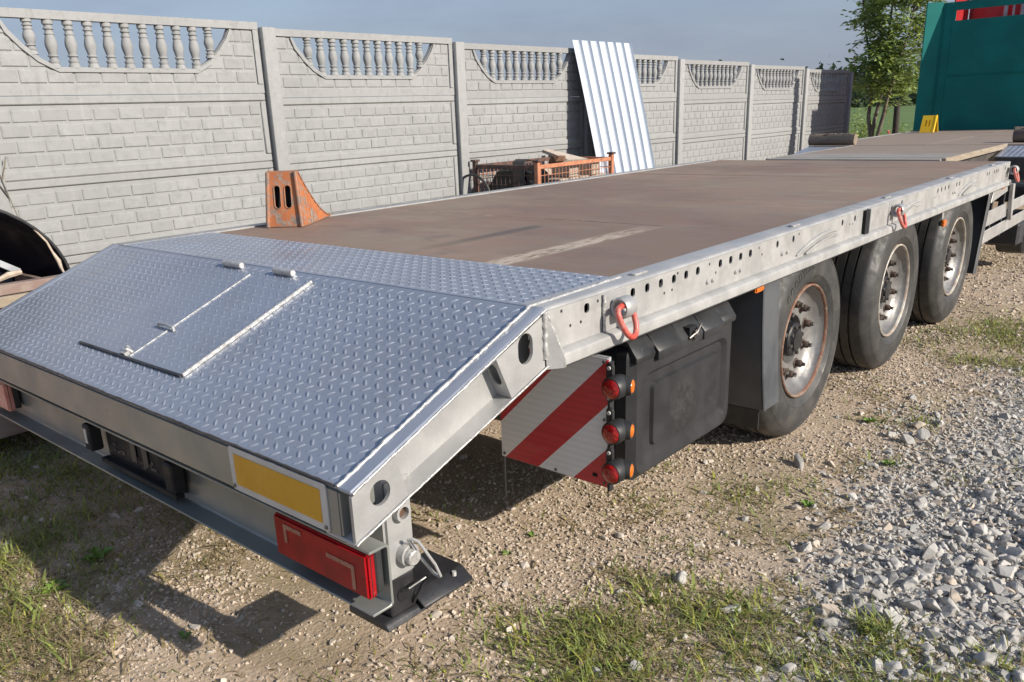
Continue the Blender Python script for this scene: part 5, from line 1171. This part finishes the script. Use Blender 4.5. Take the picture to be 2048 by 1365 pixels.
m = MB(); m.add([(-3.66, 5.80, 1.06), (-3.64, 6.10, 1.05), (-3.88, 5.66, 1.165), (-3.86, 5.72, 1.17)], [(0, 1, 3, 2)]); o = m.build('broken_slab', 'stonebrick'); md = o.modifiers.new('s', 'SOLIDIFY'); md.thickness = 0.03; tag(o, 'tilted pale broken slab on top of the orange crate', 'slab')
m = MB(); rv, rf = ROCKS[3]; m.add([(-3.70 + p[0] * 0.10, 5.66 + p[1] * 0.13, 1.075 + p[2] * 0.07) for p in rv], rf.tolist()); o = m.build('cardboard_scrap', 'rust', smooth=0); tag(o, 'crumpled brown scrap on top of the paving stones', 'scrap')
# black car parts in the left crate
def strip(name, pts, w, label, mat='black', th=0.012):
    pts = [Vector(p) for p in pts]; v = []; f = []
    for i, p in enumerate(pts):
        q = Vector((1, 0.25, 0)).normalized() * max(w, 0.12) / 2; v += [p - q, p + q]
    for i in range(len(pts) - 1): f.append((2 * i, 2 * i + 1, 2 * i + 3, 2 * i + 2))
    m = MB(); m.add(v, f); o = m.build(name, mat, smooth=60); md = o.modifiers.new('s', 'SOLIDIFY'); md.thickness = th; tag(o, label, 'car part', 'scrap parts in the crate'); return o
CG = 'scrap parts in the crate'
strip('trim_strip', [(-3.76, 5.16, 0.60), (-3.77, 5.155, 0.85), (-3.79, 5.165, 1.0), (-3.82, 5.20, 1.075), (-3.86, 5.30, 1.10), (-3.92, 5.45, 1.08)], 0.05, 'broad black trim strip bent over at the shaded end of the crate')
strip('fender_liner', [(-3.60, 5.30, 0.62), (-3.60, 5.30, 0.82), (-3.66, 5.32, 0.98), (-3.78, 5.36, 1.04), (-3.95, 5.42, 1.02)], 0.16, 'crumpled black wheel-arch liner behind the mesh corner of the crate')
m = MB(); m.lathe([(-0.09, 0.16), (-0.08, 0.20), (-0.05, 0.225), (0.05, 0.225), (0.08, 0.20), (0.09, 0.16), (0.05, 0.15), (-0.05, 0.15)], 'y', (-4.02, 5.35, 0.80), 36, closed=True); o = m.build('small_tyre', 'rubber', smooth=40); tag(o, 'small black tyre standing at the fence side of the crate', 'tyre', CG)
m = MB(); rv, rf = ROCKS[5]; m.add([(-3.66 + p[0] * 0.12, 5.22 + p[1] * 0.09, 0.80 + p[2] * 0.16) for p in rv], rf.tolist()); o = m.build('plastic_housing', 'black', smooth=0); tag(o, 'angular black plastic housing low in the near corner of the crate', 'car part', CG)
m = MB(); rv, rf = ROCKS[8]; m.add([(-3.86 + p[0] * 0.30, 5.36 + p[1] * 0.10, 0.70 + p[2] * 0.26) for p in rv], rf.tolist()); o = m.build('car_bumper_piece', 'black', smooth=0); tag(o, 'large dark panel behind the tyre in the crate', 'car part', CG)
strip('door_card', [(-3.95, 5.42, 0.30), (-3.95, 5.40, 0.60), (-3.96, 5.41, 0.85), (-3.97, 5.44, 1.02)], 0.02, 'flat black door card standing across the crate behind the tyre')
m = MB(); m.prism([(-4.20, 0.30), (-3.56, 0.30), (-3.55, 0.80), (-3.60, 0.97), (-3.80, 1.02), (-4.10, 0.99), (-4.21, 0.85)], 'y', 5.205, 5.225); o = m.build('bumper_cover', 'black', bevel=0.01); tag(o, 'wide black bumper cover standing across the crate behind the trim strip', 'car part', CG)
m = MB(); m.lathe([(-0.010, 0.22), (0.010, 0.22), (0.010, 0.24), (-0.010, 0.24)], 'y', (-4.22, 4.98, 0.74), 40, closed=True); o = m.build('rubber_hoop', 'rubber', smooth=40); tag(o, 'thin black rubber hoop leaning beside the crate', 'hoop')

# ================================================================== LEFT: BODY PANEL ON A WOODEN BOX
def wooden_box():
    t = empty('wooden_box', (-3.35, 0.2, 0)); tag(t, 'reddish board box with a pale timber rim left of the trailer tail', 'box')
    for k in range(5):
        m = MB(); m.box(-3.02, -2.995, -0.9, 0.62, 0.10 + k * 0.135, 0.10 + k * 0.135 + 0.131); m.build('side_board', 'redboard', t, bevel=0.003)
    m = MB(); m.box(-2.994, -2.965, -0.9, 0.64, 0.735, 0.785); m.build('rim_timber', 'timber', t, bevel=0.003)
    m = MB(); m.box(-3.06, -2.998, -0.9, 0.66, 0.786, 0.835); m.build('rim_timber', 'redboard', t, bevel=0.004)
    m = MB(); m.box(-3.7, -3.07, -0.9, 0.60, 0.70, 0.72); m.build('floor_board', 'blacksteel', t)
    m = MB(); m.box(-3.72, -3.69, -0.9, 0.62, 0.0, 0.80); m.build('back_board', 'redboard', t, bevel=0.003)
    m = MB(); m.box(-3.68, -3.03, 0.60, 0.625, 0.0, 0.80); m.build('end_board', 'redboard', t, bevel=0.003)
wooden_box()
def shell():
    t = empty('car_body_shell', (-3.4, 0.2, 0.72)); tag(t, 'glossy black curved car body shell lying in the wooden box', 'car part')
    v = []; f = []; c = Vector((-3.20, 0.10, 0.75)); nu, nv = 24, 12
    for i in range(nu + 1):
        a = math.pi * (i / nu)
        for j in range(nv + 1):
            b = math.radians(86 - 86 * j / nv); k = math.cos(b) ** 0.8
            v.append((c.x - 0.62 * math.sin(b), c.y + 0.64 * math.cos(a) * k, c.z + 0.50 * math.sin(a) * k))
    for i in range(nu):
        for j in range(nv): f.append((i * (nv + 1) + j, i * (nv + 1) + j + 1, (i + 1) * (nv + 1) + j + 1, (i + 1) * (nv + 1) + j))
    m = MB(); m.add(v, f); o = m.build('shell', 'carblack', t, smooth=60); md = o.modifiers.new('s', 'SOLIDIFY'); md.thickness = 0.008
    pts = [v[i * (nv + 1) + nv] for i in range(0, 12)]
    m = MB(); m.tube([Vector(p) + Vector((0.01, 0, 0.004)) for p in pts], 0.009, 8); m.build('edge_seal', 'black', t, smooth=60)
    m = MB(); m.obox((-3.22, 0.36, 0.95), Vector((0.006, 0, 0)), Vector((0, 0.15, -0.10)).normalized() * 0.17, Vector((0, 0.55, 0.8)).normalized() * 0.016); m.build('strut', 'greystrip', t, bevel=0.002)
shell()
m = MB(); m.tube([(-3.19, 0.60, 1.06), (-3.18, 0.645, 0.99), (-3.16, 0.655, 0.94), (-3.14, 0.67, 0.89), (-3.10, 0.66, 0.86), (-3.06, 0.655, 0.835)], [0.005, 0.006, 0.006, 0.012, 0.008, 0.005], 7); o = m.build('cord', 'cord', smooth=60); tag(o, 'beige cord hanging over the edge of the black shell', 'cord')
m = MB(); m.tube([(-3.08, 0.15, 0.86), (-3.10, 0.25, 0.845), (-3.08, 0.35, 0.85), (-3.07, 0.40, 0.87), (-3.07, 0.46, 0.875)], [0.004, 0.006, 0.010, 0.016, 0.012], 6); o = m.build('rag', 'cord', smooth=0); tag(o, 'brown twisted rag on the rim of the wooden box', 'rag')
m = MB(); tw = [[(XF + .06, .98, .62), (XF + .05, .95, .9), (XF + .045, .90, 1.15), (XF + .04, .86, 1.38)], [(XF + .045, .90, 1.15), (XF + .04, .84, 1.27), (XF + .04, .81, 1.36)], [(XF + .045, .88, 1.25), (XF + .04, .92, 1.36), (XF + .04, .93, 1.39)]]
for q in tw: m.tube(q, [0.004, 0.0035, 0.003, 0.002][:len(q)], 5)
o = m.build('bare_twig', 'bark', smooth=60); tag(o, 'thin bare twig standing in front of the first fence post', 'twig')

# ================================================================== RED TRUCK
def truck():
    t = empty('red_truck', (-1.28, 15.6, 0)); tag(t, 'red truck cab standing behind the green headboard', 'truck')
    m = MB(); m.box(-2.42, -0.14, 14.95, 16.9, 0.95, 3.35); m.build('cab', 'red', t, bevel=0.08, seg=3)
    for x0, x1 in ((-2.46, -2.425), (-0.135, -0.10)): m = MB(); m.box(x0, x1, 14.22, 15.0, 1.0, 3.55); m.build('side_deflector', 'red', t, bevel=0.01)
    m = MB(); m.prism([(14.9, 3.3), (16.4, 3.3), (16.4, 3.4), (15.0, 3.85)], 'x', -2.38, -0.18); m.build('roof_deflector', 'red', t, bevel=0.03)
    for xx in (-1.86, -1.75, -1.63, -1.38): m = MB(); m.cyl((xx, 14.80, 1.0), (xx, 14.80, 3.2), 0.03 if xx != -1.75 else 0.018, n=12); m.build('pipe', 'greystrip', t)
    m = MB(); m.box(-1.75, -0.80, 11.8, 16.8, 0.62, 0.86); m.build('frame', 'chassis', t)
    for y in (14.0, 16.1):
        for x in (-2.30, -0.26):
            m = MB(); m.lathe([(-0.15, 0.30), (-0.16, 0.42), (-0.12, 0.50), (0.12, 0.50), (0.16, 0.42), (0.15, 0.30), (0.05, 0.2), (0.05, 0.0)], 'x', (x, y, 0.5), 40); m.build('wheel', 'rubber', t, smooth=40)
truck()

# ================================================================== TREE, SHRUBS, BACKGROUND
def leaves(centers, nper, spread, size, cols, upb=0.2, pinn=True):
    V = []; F = []; T = []; base = 0
    for c, rad in centers:
        for _ in range(nper):
            p = np.array(c) + RNG.normal(0, 1, 3) * rad * spread
            d = RNG.normal(0, 1, 3); d[2] = d[2] * 0.5 - 0.15; d /= np.linalg.norm(d); sd = np.cross(d, [0, 0, 1]); sd /= (np.linalg.norm(sd) + 1e-6)
            col = cols[RNG.integers(0, len(cols))] * RNG.uniform(0.75, 1.3)
            items = [(p + d * 0.0, d)] if not pinn else [(p + d * size * (0.7 * k), (d * 0.55 + sd * s_)) for k in range(4) for s_ in (-0.85, 0.85)] + [(p + d * size * 2.8, d)]
            for q, dd in items:
                dd = dd / np.linalg.norm(dd); w = np.cross(dd, RNG.normal(0, 0.5, 3) + np.array([0, 0, 1.0])); w /= (np.linalg.norm(w) + 1e-6); L = size * RNG.uniform(0.8, 1.25); ww = L * 0.21
                V.append(np.array([q, q + dd * L * 0.5 - w * ww, q + dd * L + np.array([0, 0, -0.1 * L]), q + dd * L * 0.5 + w * ww])); F.append(np.array([[0, 1, 2], [0, 2, 3]]) + base); T.append(np.repeat(col[None], 4, 0)); base += 4
    return np.concatenate(V), np.concatenate(F), np.concatenate(T)
GC = [np.array([0.24, 0.33, 0.11]), np.array([0.29, 0.39, 0.11]), np.array([0.19, 0.28, 0.11]), np.array([0.36, 0.46, 0.10])]
def tree(loc, hgt, label, nlimb=11, size=0.10, wid=1.0, nper=9):
    t = empty('ash_tree', loc); tag(t, label, 'tree'); L = Vector(loc); lim = []; m = MB()
    stems = [(Vector((0.0, 0, 0)), Vector((0.25 * wid, 0.1, hgt))), (Vector((0.05, 0, 0.3)), Vector((-0.55 * wid, 0.2, hgt * 0.86))), (Vector((0.05, 0.0, 0.4)), Vector((0.75 * wid, -0.2, hgt * 0.8)))]
    for a, b in stems:
        P = [a.lerp(b, k / 8) + Vector((random.uniform(-1, 1), random.uniform(-1, 1), 0)) * 0.05 * (k > 0) for k in range(9)]; m.tube([L + p for p in P], [0.042 * (1 - k / 9) + 0.006 for k in range(9)], 8)
        for k in range(3, 9):
            for _ in range(2):
                an = random.uniform(0, 6.28); ln = random.uniform(0.35, 0.85) * wid * (1.15 - 0.5 * abs(k - 4) / 5); q = P[k] + Vector((math.cos(an) * ln, math.sin(an) * ln, random.uniform(0.05, 0.5)))
                q.x = max(q.x, -0.62); mid = P[k].lerp(q, 0.5) + Vector((0, 0, 0.04)); m.tube([L + P[k], L + mid, L + q], [0.014, 0.010, 0.005], 6)
                lim += [(L + mid, 0.16), (L + q, 0.20), (L + P[k].lerp(q, 0.78), 0.17)]
    m.build('trunk', 'bark', t, smooth=60)
    v, f, tt = leaves([(tuple(c), r) for c, r in lim], nper, 0.75, size, GC); o = np_mesh('crown', v - np.array(loc), f, 'leaf', tt, parent=t); return t
tree((-4.55, 17.5, 0.0), 4.3, 'young leafy ash tree standing past the end of the fence', size=0.115, wid=0.9, nper=12)
def shrub(loc, r, h, n, label, cols=GC, size=0.06):
    t = empty('shrub', loc); tag(t, label, 'shrub', 'shrubs past the fence'); cs = []; m = MB()
    for _ in range(14):
        q = Vector((random.uniform(-r, r), random.uniform(-r, r), random.uniform(0.3, 1) * h)); m.tube([Vector(loc), Vector(loc) + q * 0.5 + Vector((0, 0, 0.1)), Vector(loc) + q], [0.012, 0.008, 0.004], 5); cs += [(tuple(Vector(loc) + q), 0.15 * h), (tuple(Vector(loc) + q * 0.6), 0.15 * h)]
    m.build('stem', 'bark', t); v, f, tt = leaves(cs, n, 0.8, size, cols, pinn=False); np_mesh('foliage', v - np.array(loc), f, 'leaf', tt, parent=t)
shrub((-5.7, 19.8, 0), 0.45, 1.1, 60, 'tall loose shrub just behind the dark fence end', size=0.09)
shrub((-5.9, 24.5, 0), 1.3, 0.8, 60, 'low green shrub in front of the field', size=0.09)
shrub((-3.9, 24.0, 0), 1.0, 0.9, 60, 'low shrub to the left of the green headboard', [np.array([0.10, 0.15, 0.05]), np.array([0.14, 0.15, 0.07])], size=0.09)
m = MB(); m.tube([(-5.0, 20.6, 0), (-5.0, 20.6, 0.8), (-5.02, 20.6, 1.45)], [0.075, 0.07, 0.065], 10); o = m.build('wooden_post', 'post', smooth=50); tag(o, 'dark weathered wooden post behind the tree', 'post')
# brush: a tangle of dead twigs
m = MB()
for _ in range(220):
    a = Vector((random.uniform(-7.5, -2.2), random.uniform(19.5, 22.5), random.uniform(0.0, 0.35))); d = Vector((random.uniform(-1, 1), random.uniform(-0.6, 0.6), random.uniform(-0.1, 0.6))) * 0.6; m.tube([a, a + d * 0.5 + Vector((0, 0, 0.05)), a + d], [0.012, 0.009, 0.004], 5)
o = m.build('brushwood', 'bark', smooth=60); tag(o, 'tangle of dead brushwood on the ground past the fence', 'brushwood', kind='stuff')
def woodland():
    cs = []
    for _ in range(260):
        a = RNG.uniform(-0.62, 0.05); r = RNG.uniform(170, 260); h = RNG.uniform(2.5, 6.5) + (2.0 if -0.34 < a < -0.27 else 0); x, y = CAM.x + r * math.sin(a), CAM.y + r * math.cos(a)
        for z in np.linspace(0.6, h, 5): cs.append(((x + RNG.normal(0, 1.0), y, z), 1.6))
    v, f, tt = leaves(cs, 16, 0.9, 1.5, [np.array([0.045, 0.075, 0.035]), np.array([0.055, 0.09, 0.035]), np.array([0.05, 0.075, 0.05])], pinn=False)
    o = np_mesh('distant_woodland', v, f, 'leaf', tt); tag(o, 'distant band of trees along the horizon beyond the field', 'woodland', kind='stuff')
woodland()
# small seedlings standing in the gravel
def weed(x, y, r, n, label):
    z = float(gh(x, y)); t = MB()
    for k in range(n):
        a = 2 * math.pi * k / n + random.uniform(-.3, .3); d = Vector((math.cos(a), math.sin(a), 0)); s = Vector((-d.y, d.x, 0)); c = Vector((x, y, z)); l = r * random.uniform(0.7, 1.2)
        t.add([c, c + d * l * .5 - s * l * .28 + Vector((0, 0, l * .5)), c + d * l + Vector((0, 0, l * .45)), c + d * l * .5 + s * l * .28 + Vector((0, 0, l * .5))], [(0, 1, 2, 3)])
    o = t.build('weed', 'weedleaf', smooth=0); tag(o, label, 'weed', 'small weeds in the gravel')
M_['weedleaf'] = simple('weed_leaf', (0.16, 0.27, 0.04), (0.11, 0.20, 0.03), 30, 0.5)
for x, y, r, n, lb in [(-0.435, 1.155, 0.022, 5, 'small bright seedling by the shadow edge under the tail'), (-0.42, 0.99, 0.025, 4, 'pale green seedling in the gravel right of the support foot'), (-1.52, -0.17, 0.05, 7, 'leafy weed in the lower left grass'), (-1.62, 0.02, 0.06, 7, 'bright weed standing in the shade edge at lower left'), (-0.90, -0.02, 0.03, 6, 'small rosette weed below the lamp shadow'), (0.28, 2.02, 0.03, 7, 'green weed cluster right of the tool box'), (0.41, 2.60, 0.035, 8, 'low weed in the grey stones near the first wheel'), (0.18, 3.07, 0.04, 8, 'weed clump between the first and second wheels')]: weed(x, y, r, n, lb)
